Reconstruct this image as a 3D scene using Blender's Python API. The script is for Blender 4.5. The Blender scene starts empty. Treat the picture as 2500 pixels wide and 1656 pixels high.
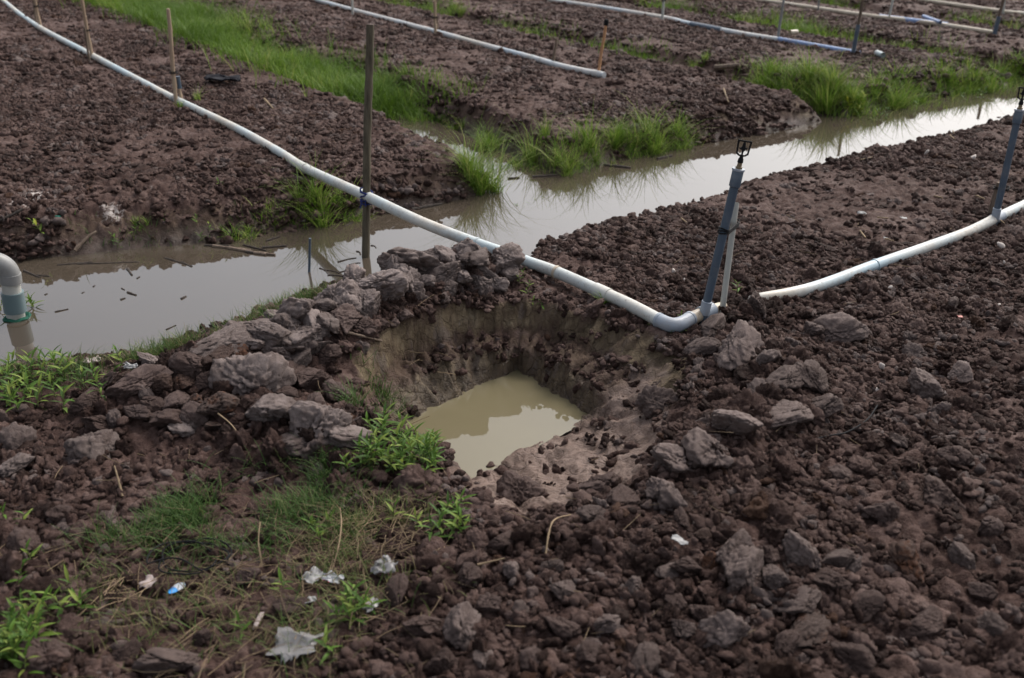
import bpy, bmesh, math, random
import numpy as np
from mathutils import Vector, Matrix, noise as mnoise

# ------------------------------------------------------------------ camera, sky, sun, exposure
scene = bpy.context.scene
C = scene.collection
CAM_H, PITCH, ROLL, FPX = 1.8, math.radians(25.5), math.radians(0.9), 2430.0
cd = bpy.data.cameras.new('camera'); cam = bpy.data.objects.new('camera', cd); C.objects.link(cam)
cd.sensor_width = 36.0; cd.lens = 35.0; cd.clip_start = 0.05; cd.clip_end = 2000
cam.matrix_world = Matrix.Translation((0, 0, CAM_H)) @ Matrix.Rotation(math.pi / 2 - PITCH, 4, 'X') @ Matrix.Rotation(ROLL, 4, 'Z')
cd.dof.use_dof = True; cd.dof.focus_distance = 4.25; cd.dof.aperture_fstop = 2.8
scene.camera = cam

SUN_EL, SUN_AZ = math.radians(48), math.radians(38)      # azimuth from +Y towards +X
world = bpy.data.worlds.new('World'); scene.world = world; world.use_nodes = True
wn = world.node_tree.nodes; wl = world.node_tree.links
bg = wn['Background']
sky = wn.new('ShaderNodeTexSky'); sky.sky_type = 'NISHITA'; sky.sun_disc = False
sky.sun_elevation = SUN_EL; sky.sun_rotation = SUN_AZ
sky.air_density = 1.0; sky.dust_density = 6.0; sky.ozone_density = 1.0
hs = wn.new('ShaderNodeHueSaturation'); hs.inputs['Saturation'].default_value = 0.42   # overcast: cloud whitens the sky
wl.new(sky.outputs[0], hs.inputs['Color']); wl.new(hs.outputs[0], bg.inputs['Color'])
bg.inputs['Strength'].default_value = 0.15
sl = bpy.data.lights.new('sun', 'SUN'); sl.energy = 0.7; sl.angle = math.radians(30); sl.color = (1.0, 0.97, 0.93)
so = bpy.data.objects.new('sun', sl); C.objects.link(so)
sdir = Vector((math.sin(SUN_AZ) * math.cos(SUN_EL), math.cos(SUN_AZ) * math.cos(SUN_EL), math.sin(SUN_EL)))
so.rotation_euler = sdir.to_track_quat('Z', 'Y').to_euler(); so.location = (0, 0, 20)
vs = scene.view_settings; vs.view_transform = 'Standard'; vs.look = 'None'; vs.gamma = 1.0; vs.exposure = 0.78
vs.use_curve_mapping = False

rng = np.random.default_rng(7); random.seed(7)
# ------------------------------------------------------------------ helpers: numeric noise
def _h(ix, iy, k):
    with np.errstate(over='ignore'):
        n = (ix.astype(np.int64) * 374761393 + iy.astype(np.int64) * 668265263 + k * 982451653) & 0x7fffffff
        n = ((n ^ (n >> 13)) * 1274126177) & 0x7fffffff
        n = (n ^ (n >> 16)) & 0xffffff
    return n.astype(np.float64) / 0xffffff
def vnoise(x, y, k=0):
    xi = np.floor(x); yi = np.floor(y); fx = x - xi; fy = y - yi
    fx = fx * fx * (3 - 2 * fx); fy = fy * fy * (3 - 2 * fy)
    a = _h(xi, yi, k); b = _h(xi + 1, yi, k); c = _h(xi, yi + 1, k); d = _h(xi + 1, yi + 1, k)
    return (a + (b - a) * fx) * (1 - fy) + (c + (d - c) * fx) * fy
def fbm(x, y, k=0, octs=4, f=1.0):
    s = 0.0; a = 0.5; t = 0.0
    for o in range(octs):
        s = s + a * (vnoise(x * f + 17.3 * o, y * f - 9.1 * o, k + o) * 2 - 1); t += a; a *= 0.5; f *= 2.03
    return s / t
def domes(x, y, cell, k, rmin=.3, rmax=.72, keep=1.0, lift=.75):
    """cloddy relief: the highest of many jittered, tilted half-buried lumps"""
    xi = np.floor(x / cell); yi = np.floor(y / cell); out = np.zeros_like(x)
    for dx in (-1, 0, 1):
        for dy in (-1, 0, 1):
            cx = xi + dx; cy = yi + dy
            px = (cx + .1 + .8 * _h(cx, cy, k)) * cell; py = (cy + .1 + .8 * _h(cx, cy, k + 1)) * cell
            r = (rmin + (rmax - rmin) * _h(cx, cy, k + 2) ** 1.6) * cell
            an = _h(cx, cy, k + 3) * 6.283; el = .6 + .4 * _h(cx, cy, k + 4)
            ca, sa = np.cos(an), np.sin(an)
            ux = (x - px) * ca + (y - py) * sa; uy = (-(x - px) * sa + (y - py) * ca) / el
            q = np.maximum(np.abs(ux) * .78 + np.abs(uy) * .55, np.sqrt(ux * ux + uy * uy)) / r
            hh = np.clip(1 - q ** 2.6, 0, None) ** .6 * r * lift * (.5 + .5 * _h(cx, cy, k + 5))
            hh = hh * np.clip(1 + (ux / r) * (.9 * _h(cx, cy, k + 6) - .45), 0.2, 1.6)
            if keep < 1: hh = hh * (_h(cx, cy, k + 7) < keep)
            out = np.maximum(out, hh)
    return out
def sstep(a, b, x):
    t = np.clip((x - a) / (b - a), 0, 1); return t * t * (3 - 2 * t)

# ------------------------------------------------------------------ survey: a sight line from the surveyor's point to the ground
def ray(px, py):
    u = (px - 1250) / FPX; v = (828 - py) / FPX; c, s = math.cos(ROLL), math.sin(ROLL)
    u, v = u * c - v * s, u * s + v * c
    return np.array([u, math.cos(PITCH) + v * math.sin(PITCH), -math.sin(PITCH) + v * math.cos(PITCH)])
def g(px, py, z=0.0):
    d = ray(px, py); t = (z - CAM_H) / d[2]; return d[0] * t, d[1] * t
def at_depth(px, py, Y):
    d = ray(px, py); t = Y / d[1]; return Vector((d[0] * t, Y, CAM_H + d[2] * t))
def pxsize(w, x, y, z=0.0):
    dep = y * math.cos(PITCH) + (CAM_H - z) * math.sin(PITCH)
    return w * dep / FPX

# ------------------------------------------------------------------ the lie of the land
AX = math.radians(37.0); cA, sA = math.cos(AX), math.sin(AX)
def to_st(x, y): return x * cA + y * sA, -x * sA + y * cA
def from_st(s, t): return s * cA - t * sA, s * sA + t * cA
WZ, PZ = -0.24, -0.27                                        # canal and pit water levels
def st_line(pts, z):
    a = np.array([to_st(*g(px, py, z)) for px, py in pts]); return a[np.argsort(a[:, 0])]
near_l = st_line([(800, 700), (720, 726), (574, 783), (421, 833), (325, 860), (191, 872), (0, 900)], WZ)
near_r = st_line([(1294, 603), (1336, 576), (1412, 542), (1604, 500), (1814, 425), (2021, 379), (2212, 333), (2404, 283), (2500, 264)], 0.0)
near_r[:, 1] += .09
near = np.vstack([near_l, near_r]); near = near[np.argsort(near[:, 0])]
far = st_line([(0, 634), (172, 626), (344, 603), (498, 592), (651, 565), (880, 534), (945, 517), (1030, 505), (1133, 482), (1255, 440), (1374, 432), (1508, 390),
               (1700, 356), (1830, 333), (1994, 302), (2078, 283), (2174, 260), (2289, 233), (2442, 214), (2500, 208)], WZ)
# (centre s, half width at top, half width of floor, floor level) per ditch between beds
def ditch_AB(s, t):
    sc = np.interp(t, [5.4, 6.2, 7.3, 9, 20], [4.18, 4.32, 4.42, 4.40, 4.4]); hw = np.interp(t, [5.4, 7, 8.5, 12], [.46, .50, .50, .48])
    fl = np.interp(t, [5.3, 6.8, 7.6, 8.4, 10], [-.32, -.31, -.27, -.2, -.14]); return sc, hw, fl
def ditch_BC(s, t):
    return 7.72 + 0 * t, .30 + 0 * t, np.interp(t, [5.3, 5.9, 7, 9], [-.3, -.17, -.12, -.10])
def ditch_CD(s, t):
    return 10.75 + 0 * t, .32 + 0 * t, np.interp(t, [5.3, 6.0, 7, 9], [-.3, -.16, -.12, -.1])
def ditch_DE(s, t):
    return 13.35 + 0 * t, .32 + 0 * t, np.interp(t, [5.3, 6.0, 7, 9], [-.3, -.16, -.12, -.1])
def ditch_0(s, t):
    return .1 + 0 * t, .3 + 0 * t, np.interp(t, [5.6, 6.8, 8, 9], [-.3, -.16, -.12, -.1])
MOUNDS = []                                                  # polyline ridges of thrown-out soil: points, height, radius
def base_h(x, y):
    s, t = to_st(x, y)
    wob = fbm(x, y, 11, 4, 2.2) * .055 + fbm(x, y, 31, 3, 9.0) * .018
    tn = np.interp(s, near[:, 0], near[:, 1]); tf = np.interp(s, far[:, 0], far[:, 1])
    h = fbm(x, y, 3, 3, .8) * .028
    df = t - tf + wob; dn = tn - t + wob
    hf = np.interp(df, [-.4, -.12, 0, .10, .22, .45], [-.55, -.36, WZ, -.14, -.04, 0])
    hn = np.interp(dn, [-.4, -.12, 0, .06, .15, .30], [-.55, -.36, WZ, -.14, -.03, 0])
    hl = np.interp(dn, [-.4, -.12, 0, .12, .35, .6], [-.55, -.36, WZ, -.19, -.09, 0]); lw_ = 1 - sstep(2.2, 2.9, s); hn = hn * (1 - lw_) + hl * lw_
    h = h + np.where(df > dn, hf, hn)
    beyond = sstep(0.0, .15, df)
    for dfun in (ditch_AB, ditch_BC, ditch_CD, ditch_DE, ditch_0):
        sc, hw, fl = dfun(s, t)
        e = np.abs(s - sc) + wob * 1.2
        hd = np.where(e < hw * .5, fl, fl + (0 - fl) * sstep(hw * .5, hw * 1.08, e))
        h = np.where(t > 5.0, np.minimum(h, hd + fbm(x, y, 3, 3, .8) * .02), h)
    for pts, hh, rr in MOUNDS:
        best = np.full_like(x, 1e9); hb = np.zeros_like(x)
        for (ax, ay, ah), (bx, by, bh) in zip(pts[:-1], pts[1:]):
            vx, vy = bx - ax, by - ay; L2 = vx * vx + vy * vy
            q = np.clip(((x - ax) * vx + (y - ay) * vy) / L2, 0, 1)
            d = np.hypot(x - ax - q * vx, y - ay - q * vy); ht = ah + (bh - ah) * q
            m = d < best; best = np.where(m, d, best); hb = np.where(m, ht, hb)
        h = h + hb * hh * np.exp(-(best / rr) ** 2) * (1 + .35 * fbm(x, y, 51, 3, 5.0))
    return h
def mound(pts, hh, rr):
    MOUNDS.append(([(*g(px, py), k) for px, py, k in pts], hh, rr))
mound([(1235, 690, .5), (1170, 690, .9), (1060, 715, 1), (930, 770, 1), (790, 850, 1), (640, 890, 1), (480, 930, .9), (330, 985, .5)], .15, .16)
mound([(560, 1010, .8), (700, 1060, 1), (830, 1090, .7)], .09, .17)
mound([(1775, 835, .5), (1830, 850, 1), (1960, 960, 1), (1850, 1060, .9), (1700, 1130, .6)], .085, .17)
mound([(1560, 1250, .5), (1800, 1330, .9), (2050, 1360, .8), (2300, 1250, .6)], .05, .25)
mound([(1900, 765, .8), (2140, 700, 1), (2300, 650, 1), (2480, 575, .9)], .025, .09)
mound([(1800, 790, 1), (1840, 780, 1.2), (1880, 765, .6)], .045, .06)

# the pit: rings of points from rim to bottom (sight px, level); heights are interpolated between rings
PIT = [  # rim,            wall foot,          ledge edge,         water line
    ((872, 1010, 0), (915, 1012, -.10), (945, 1022, -.16), (985, 1040, PZ)),
    ((862, 890, 0), (912, 945, -.12), (930, 970, -.16), (1003, 1026, PZ)),
    ((972, 806, 0), (1000, 872, -.13), (1012, 905, -.155), (1060, 995, PZ)),
    ((1120, 752, 0), (1132, 826, -.12), (1132, 862, -.145), (1150, 950, PZ)),
    ((1280, 728, 0), (1270, 806, -.115), (1260, 845, -.15), (1263, 904, PZ)),
    ((1412, 754, 0), (1356, 818, -.13), (1330, 868, -.16), (1310, 932, PZ)),
    ((1560, 790, 0), (1462, 868, -.13), (1402, 915, -.165), (1365, 965, PZ)),
    ((1688, 856, 0), (1552, 926, -.12), (1482, 965, -.16), (1428, 1009, PZ)),
    ((1700, 975, 0), (1585, 1000, -.14), (1500, 1015, -.20), (1425, 1022, PZ)),
    ((1665, 1120, 0), (1585, 1075, -.14), (1475, 1055, -.21), (1380, 1048, PZ)),
    ((1560, 1270, 0), (1480, 1175, -.13), (1370, 1115, -.22), (1297, 1088, PZ)),
    ((1300, 1300, 0), (1270, 1235, -.13), (1225, 1180, -.22), (1185, 1150, PZ)),
    ((1172, 1255, 0), (1165, 1218, -.09), (1158, 1190, -.18), (1150, 1170, PZ)),
    ((1080, 1150, 0), (1095, 1142, -.08), (1107, 1133, -.17), (1120, 1128, PZ)),
    ((960, 1062, 0), (985, 1062, -.08), (1010, 1060, -.17), (1030, 1067, PZ))]
SUB = 6                                                      # points between the surveyed ones, with spade-cut facets
def pit_rings():
    n = len(PIT); rings = [[], [], [], []]
    for i in range(n):
        for q in range(SUB):
            f = q / SUB
            for k in range(4):
                a = PIT[i][k]; b = PIT[(i + 1) % n][k]
                pa = np.array([*g(*a), a[2]]); pb = np.array([*g(*b), b[2]])
                rings[k].append(pa + (pb - pa) * f)
    r = [np.array(a) for a in rings]; m = len(r[0]); rs = np.random.default_rng(5)
    cen = r[3].mean(0)
    for k, amp in ((0, .016), (1, .013), (2, .013), (3, .008)):
        j = np.repeat(rs.normal(0, 1, m // 2 + 1), 2)[:m] * .7 + rs.normal(0, .5, m)
        dirv = r[k] - cen; dirv /= np.linalg.norm(dirv[:, :2], axis=1)[:, None]
        r[k][:, :2] += dirv[:, :2] * (j * amp)[:, None]
        if k in (1, 2): r[k][:, 2] += rs.normal(0, .009, m)
    r[0][:, 2] = base_h(r[0][:, 0], r[0][:, 1])
    bot = r[3].copy(); bot[:, :2] = cen[:2] + (bot[:, :2] - cen[:2]) * .72; bot[:, 2] = -.40
    r.append(bot); c = np.tile(np.array([[cen[0], cen[1], -.42]]), (m, 1)); r.append(c)
    return r
RINGS = pit_rings(); PITC = RINGS[5][0]
def pit_h(x, y):
    """height inside the pit (nan outside) and ring coordinate 0..5"""
    out = np.full(x.shape, np.nan); rc = np.full(x.shape, -1.0)
    lo = RINGS[0][:, :2].min(0) - .01; hi = RINGS[0][:, :2].max(0) + .01
    idx = np.where((x > lo[0]) & (x < hi[0]) & (y > lo[1]) & (y < hi[1]))[0]
    if len(idx) == 0: return out, rc
    X = x[idx]; Y = y[idx]; O = np.full(len(idx), np.nan); R = np.full(len(idx), -1.0); m = len(RINGS[0])
    for k in range(5):
        A, B = RINGS[k], RINGS[k + 1]
        for i in range(m):
            j = (i + 1) % m
            for tri, rr in (((A[i], A[j], B[i]), (k, k, k + 1)), ((A[j], B[j], B[i]), (k, k + 1, k + 1))):
                (x1, y1, z1), (x2, y2, z2), (x3, y3, z3) = tri
                den = (y2 - y3) * (x1 - x3) + (x3 - x2) * (y1 - y3)
                if abs(den) < 1e-12: continue
                bb = np.where((X >= min(x1, x2, x3) - 1e-6) & (X <= max(x1, x2, x3) + 1e-6) & (Y >= min(y1, y2, y3) - 1e-6) & (Y <= max(y1, y2, y3) + 1e-6))[0]
                if len(bb) == 0: continue
                a = ((y2 - y3) * (X[bb] - x3) + (x3 - x2) * (Y[bb] - y3)) / den
                b = ((y3 - y1) * (X[bb] - x3) + (x1 - x3) * (Y[bb] - y3)) / den
                c = 1 - a - b; ok = (a > -1e-5) & (b > -1e-5) & (c > -1e-5)
                O[bb[ok]] = (a * z1 + b * z2 + c * z3)[ok]; R[bb[ok]] = (a * rr[0] + b * rr[1] + c * rr[2])[ok]
    out[idx] = O; rc[idx] = R
    return out, rc
def macro(x, y):
    x = np.asarray(x, float); y = np.asarray(y, float); h = base_h(x, y); p, rc = pit_h(x, y)
    return np.where(np.isnan(p), h, p), rc
def hit(px, py):
    """where a sight line meets the land"""
    d = ray(px, py); ts = np.linspace(1.6, 22, 900) ; P = d[None, :] * ts[:, None] + np.array([0, 0, CAM_H])
    hh, _ = macro(P[:, 0], P[:, 1]); i = int(np.argmax(P[:, 2] < hh))
    if P[i, 2] >= hh[i]: i = len(ts) - 1
    a = P[max(i - 1, 0)]; b = P[i]; da = a[2] - hh[max(i - 1, 0)]; db = b[2] - hh[i]
    f = da / (da - db) if da != db else 0
    q = a + (b - a) * f; return Vector(q)
def land(x, y): return float(macro(np.array([x]), np.array([y]))[0][0])

def mud_zone(x, y):      # the trampled wet flat beside the pit water
    _, rc = pit_h(x, y); dx, dy = x - PITC[0], y - PITC[1]
    front = sstep(.06, .20, -(dy - .42 * dx)) * sstep(-.22, -.05, dx)
    return front * sstep(.42, .8, rc + .35 * fbm(x, y, 71, 3, 9)) * (rc < 3.1)
GRASSY = [(*g(620, 1260), .42), (*g(470, 1340), .34), (*g(800, 1330), .36), (*g(700, 1480), .4), (*g(350, 1480), .3)]
def turf_zone(x, y):
    m = np.zeros_like(x)
    for cx, cy, r in GRASSY: m = np.maximum(m, 1 - sstep(.5, 1.0, np.hypot(x - cx, (y - cy) * 1.25) / r))
    return m
def surface(x, y, detail=True):
    """full relief and material zones: (height, clay, mud, ash)"""
    h, rc = macro(x, y); s, t = to_st(x, y)
    tn = np.interp(s, near[:, 0], near[:, 1]); tf = np.interp(s, far[:, 0], far[:, 1])
    inpit = rc >= 0
    mud = mud_zone(x, y) * inpit
    wall = inpit & (rc > .12) & (rc < 3.05)
    lip = np.where(inpit, sstep(0, .25, rc), 0.0)
    clod = np.ones_like(x)
    clod = np.where(wall, .26 + .3 * (rc < .3), clod)
    ledge = inpit & (rc > .85) & (rc < 2.1); clod = np.where(ledge & (mud < .3), .62, clod)
    clod = clod * (1 - .82 * mud); clod = np.where(inpit & (rc > 3.05), .05, clod)
    clod = clod * (1 - .55 * turf_zone(x, y))
    wet = np.maximum(t - tf, tn - t); clod = clod * np.where((wet < .12), np.clip(.6 + wet * 3, .3, 1), 1)
    ditch = (h < -.07) & (~inpit); clod = np.where(ditch, clod * .9, clod)
    size = .8 + .5 * fbm(x, y, 91, 2, .5)
    nearf = 1 + .35 * (1 - sstep(2.5, 4.0, y))
    fine = sstep(3.6, 5.5, y); d1 = domes(x, y, .17, 100, keep=.42, lift=.55) * (.55 - .25 * fine)
    d2 = domes(x + .03 * fbm(x, y, 5, 2, 9), y, .082, 200, keep=.8, lift=.8) * (1 - .3 * fine)
    d3 = domes(x, y, .043, 300, lift=.85)
    d4 = domes(x, y, .021, 400, lift=.8)
    mic = np.maximum(np.maximum(d1 * nearf, d2 * nearf * .85), np.maximum(d3 * .95, d4 * .9)) + .25 * d4 + .3 * d3
    ff = sstep(60, 22, y)
    h2 = h + clod * size * (mic - .022) * ff + fbm(x, y, 61, 4, 16) * .014 + fbm(x, y, 62, 4, 45) * .010 * (1 - .7 * mud)
    foot = domes(x + .02 * fbm(x, y, 93, 2, 7), y, .11, 930, keep=.6, lift=.5)
    h2 = h2 + mud * (fbm(x, y, 94, 4, 11) * .016 - foot * .45 + np.maximum(d3 - .008, 0) * .7 + fbm(x, y, 95, 3, 45) * .004)
    # spade strokes down the walls
    ang = np.arctan2(y - PITC[1], x - PITC[0])
    ac = ang * 13 + .25 * fbm(x, y, 88, 2, 8); ai = np.floor(ac); af_ = ac - ai
    strokes = (_h(ai, np.floor(rc), 801) - .5) * sstep(0, .10, af_) * sstep(1, .9, af_) * 1.5 + .5 * (af_ - .5) * (_h(ai, ai, 55) - .5) + .35 * (vnoise(ang * 60, rc * 2, 802) - .5)
    h2 = np.where(wall & (mud < .3), h2 + strokes * .024 + fbm(x, y, 96, 4, 26) * .012, h2)
    clay = np.where(inpit, np.clip(lip * 1.15 - .02 + .6 * fbm(x, y, 81, 4, 7), 0, 1) * (rc < 3.4), 0)
    clay = np.where(ledge, clay * .35, clay) * np.where(inpit, sstep(3.28, 3.5, y), 1)
    bank = (t - tf > -.1) & (t - tf < .22) & (s > 4.5)
    clay = np.where(bank, np.clip(.30 + .9 * fbm(x, y, 82, 3, 5), 0, .8), clay)
    clay = np.where(ditch & ~bank, np.maximum(clay, .25), clay)
    ax, ay = g(70, 480); bx, by = g(270, 490); cx, cy = g(40, 540)
    ash = np.maximum(np.exp(-((x - ax) ** 2 + (y - ay) ** 2) / .02), np.maximum(.7 * np.exp(-((x - bx) ** 2 + (y - by) ** 2) / .006), .7 * np.exp(-((x - cx) ** 2 + (y - cy) ** 2) / .012)))
    damp = np.where(inpit, np.clip((rc - 1.6) / 1.2, 0, 1) * (1 - mud), 0)
    damp = np.maximum(damp, 1 - sstep(-.22, -.13, h2)) * (1 - mud)
    return h2, clay, mud, ash, damp

# ------------------------------------------------------------------ helpers: meshes, materials, objects
def mesh_np(name, V, F, mat=None, smooth=True):
    V = np.asarray(V, np.float32); F = np.asarray(F, np.int32); k = F.shape[1]
    me = bpy.data.meshes.new(name); me.vertices.add(len(V)); me.vertices.foreach_set('co', V.ravel())
    me.loops.add(F.size); me.loops.foreach_set('vertex_index', F.ravel())
    me.polygons.add(len(F)); me.polygons.foreach_set('loop_start', np.arange(0, F.size, k, dtype=np.int32))
    me.polygons.foreach_set('loop_total', np.full(len(F), k, np.int32))
    if smooth: me.polygons.foreach_set('use_smooth', np.ones(len(F), bool))
    me.update(calc_edges=True)
    if mat: me.materials.append(mat)
    return me
def put(name, me, parent=None, loc=None, rot=None, scale=None):
    o = bpy.data.objects.new(name, me); C.objects.link(o)
    if parent: o.parent = parent
    if loc is not None: o.location = loc
    if rot is not None: o.rotation_euler = rot
    if scale is not None: o.scale = scale
    return o
def tag(o, label, cat, group=None):
    o['label'] = label; o['category'] = cat
    if group: o['group'] = group
    return o
def thing(name, label, cat, loc=(0, 0, 0), group=None):
    o = bpy.data.objects.new(name, None); C.objects.link(o); o.location = loc; o.empty_display_size = .05
    return tag(o, label, cat, group)
def kind(o, k): o['kind'] = k; return o
class MB:
    def __init__(s): s.v = []; s.f = []; s.n = 0
    def add(s, V, F):
        s.v.append(np.asarray(V, float)); s.f += [tuple(int(i) + s.n for i in q) for q in F]; s.n += len(V); return s
    def tube(s, pts, rad, seg=14, cap=True, flat=1.0):
        P = [Vector(p) for p in pts]; n = len(P); R = rad if hasattr(rad, '__len__') else [rad] * n
        V = []; up = None
        for i in range(n):
            d = (P[min(i + 1, n - 1)] - P[max(i - 1, 0)]).normalized()
            if up is None:
                up = Vector((0, 0, 1)) if abs(d.z) < .9 else Vector((0, 1, 0))
            a = d.cross(up).normalized(); b = a.cross(d).normalized(); up = b
            for k in range(seg):
                an = 2 * math.pi * k / seg
                V.append(P[i] + (a * math.cos(an) + b * math.sin(an) * flat) * R[i])
        F = [(i * seg + k, i * seg + (k + 1) % seg, (i + 1) * seg + (k + 1) % seg, (i + 1) * seg + k) for i in range(n - 1) for k in range(seg)]
        if cap: F += [tuple(range(seg - 1, -1, -1)), tuple((n - 1) * seg + k for k in range(seg))]
        return s.add(V, F)
    def box(s, c, d, M=None):
        V = [Vector((sx * d[0] / 2, sy * d[1] / 2, sz * d[2] / 2)) for sx in (-1, 1) for sy in (-1, 1) for sz in (-1, 1)]
        V = [(M @ v if M else v) + Vector(c) for v in V]
        return s.add(V, [(0, 1, 3, 2), (4, 6, 7, 5), (0, 4, 5, 1), (2, 3, 7, 6), (0, 2, 6, 4), (1, 5, 7, 3)])
    def mesh(s, name, mat, smooth=True):
        me = bpy.data.meshes.new(name); me.from_pydata([tuple(v) for v in np.vstack(s.v)], [], s.f); me.update()
        if smooth: me.polygons.foreach_set('use_smooth', np.ones(len(me.polygons), bool))
        if smooth:
            try: me.set_sharp_from_angle(angle=math.radians(40))
            except Exception: pass
        me.materials.append(mat); return me
    def build(s, name, mat, parent=None, smooth=True): return put(name, s.mesh(name, mat, smooth), parent)
def spline(pts, n):
    """Catmull-Rom through 3-D points"""
    P = [Vector(p) for p in pts]; P = [P[0] * 2 - P[1]] + P + [P[-1] * 2 - P[-2]]; out = []
    for i in range(1, len(P) - 2):
        for k in range(n):
            t = k / n; a, b, c, d = P[i - 1:i + 3]
            out.append(.5 * ((2 * b) + (c - a) * t + (2 * a - 5 * b + 4 * c - d) * t * t + (3 * b - a - 3 * c + d) * t ** 3))
    out.append(P[-2]); return out

class NT:
    def __init__(s, name):
        s.m = bpy.data.materials.new(name); s.m.use_nodes = True; s.t = s.m.node_tree
        s.b = s.t.nodes['Principled BSDF']; s.out = s.t.nodes['Material Output']
    def n(s, typ, **kw):
        nd = s.t.nodes.new('ShaderNode' + typ)
        for k, v in kw.items():
            if k in nd.inputs: nd.inputs[k].default_value = v
            else: setattr(nd, k, v)
        return nd
    def l(s, a, b): s.t.links.new(a, b)
    def coord(s, kind='Object'):
        return s.n('TexCoord').outputs[kind]
    def noise(s, vec, scale, detail=4, rough=.55, dist=0):
        nd = s.n('TexNoise'); nd.inputs['Scale'].default_value = scale; nd.inputs['Detail'].default_value = detail
        nd.inputs['Roughness'].default_value = rough; nd.inputs['Distortion'].default_value = dist
        if vec is not None: s.l(vec, nd.inputs['Vector'])
        return nd.outputs['Fac']
    def ramp(s, fac, stops):
        nd = s.n('ValToRGB'); e = nd.color_ramp.elements
        while len(e) < len(stops): e.new(.5)
        for el, (p, c) in zip(e, stops): el.position = p; el.color = (*c, 1) if len(c) == 3 else c
        if fac is not None: s.l(fac, nd.inputs['Fac'])
        return nd.outputs['Color']
    def mix(s, fac, a, b, blend='MIX'):
        nd = s.n('Mix'); nd.data_type = 'RGBA'; nd.blend_type = blend
        for v, i in ((fac, 0), (a, 6), (b, 7)):
            if hasattr(v, 'is_linked') or hasattr(v, 'links'): s.l(v, nd.inputs[i])
            else: nd.inputs[i].default_value = (*v, 1) if isinstance(v, tuple) and len(v) == 3 else v
        return nd.outputs[2]
    def math(s, op, a, b=None, clamp=False):
        nd = s.n('Math'); nd.operation = op; nd.use_clamp = clamp
        for i, v in enumerate((a, b)):
            if v is None: continue
            if hasattr(v, 'links'): s.l(v, nd.inputs[i])
            else: nd.inputs[i].default_value = v
        return nd.outputs[0]
    def bump(s, h, strength, dist, prev=None):
        nd = s.n('Bump'); nd.inputs['Strength'].default_value = strength; nd.inputs['Distance'].default_value = dist
        s.l(h, nd.inputs['Height'])
        if prev is not None: s.l(prev, nd.inputs['Normal'])
        s.l(nd.outputs[0], s.b.inputs['Normal']); return nd.outputs[0]
    def col(s, c):
        if hasattr(c, 'links'): s.l(c, s.b.inputs['Base Color'])
        else: s.b.inputs['Base Color'].default_value = (*c, 1)
    def set(s, **kw):
        for k, v in kw.items():
            k = {'rough': 'Roughness', 'spec': 'Specular IOR Level', 'ior': 'IOR', 'metal': 'Metallic', 'trans': 'Transmission Weight', 'sub': 'Subsurface Weight', 'alpha': 'Alpha'}[k]
            if hasattr(v, 'links'): s.l(v, s.b.inputs[k])
            else: s.b.inputs[k].default_value = v
        return s

SOIL_D, SOIL_M, SOIL_L = (.0185, .0098, .0075), (.058, .0332, .0268), (.125, .082, .070)
def soil_colour(m, vec, rnd=None):
    a = m.noise(vec, 1.5, 6, .62, .3); b = m.noise(vec, 20, 5, .7); c = m.noise(vec, 150, 3, .65)
    f = m.math('ADD', m.math('MULTIPLY', a, .45), m.math('MULTIPLY', b, .55))
    if rnd is not None: f = m.math('ADD', m.math('MULTIPLY', f, .72), m.math('MULTIPLY', rnd, .28))
    base = m.ramp(f, [(.35, SOIL_D), (.49, SOIL_M), (.62, SOIL_L), (.74, (.165, .118, .103))])
    if rnd is not None:
        base = m.mix(m.math('MULTIPLY', m.ramp(rnd, [(.90, (0, 0, 0)), (.93, (1, 1, 1))]), .75), base, (.135, .108, .100))
        base = m.mix(m.math('MULTIPLY', m.ramp(rnd, [(.014, (1, 1, 1)), (.018, (0, 0, 0))]), .6), base, (.085, .042, .024))
    base = m.mix(m.math('MULTIPLY', m.ramp(c, [(.4, (0, 0, 0)), (.75, (1, 1, 1))]), .28), base, SOIL_L)
    return base, a, b, c
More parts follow.
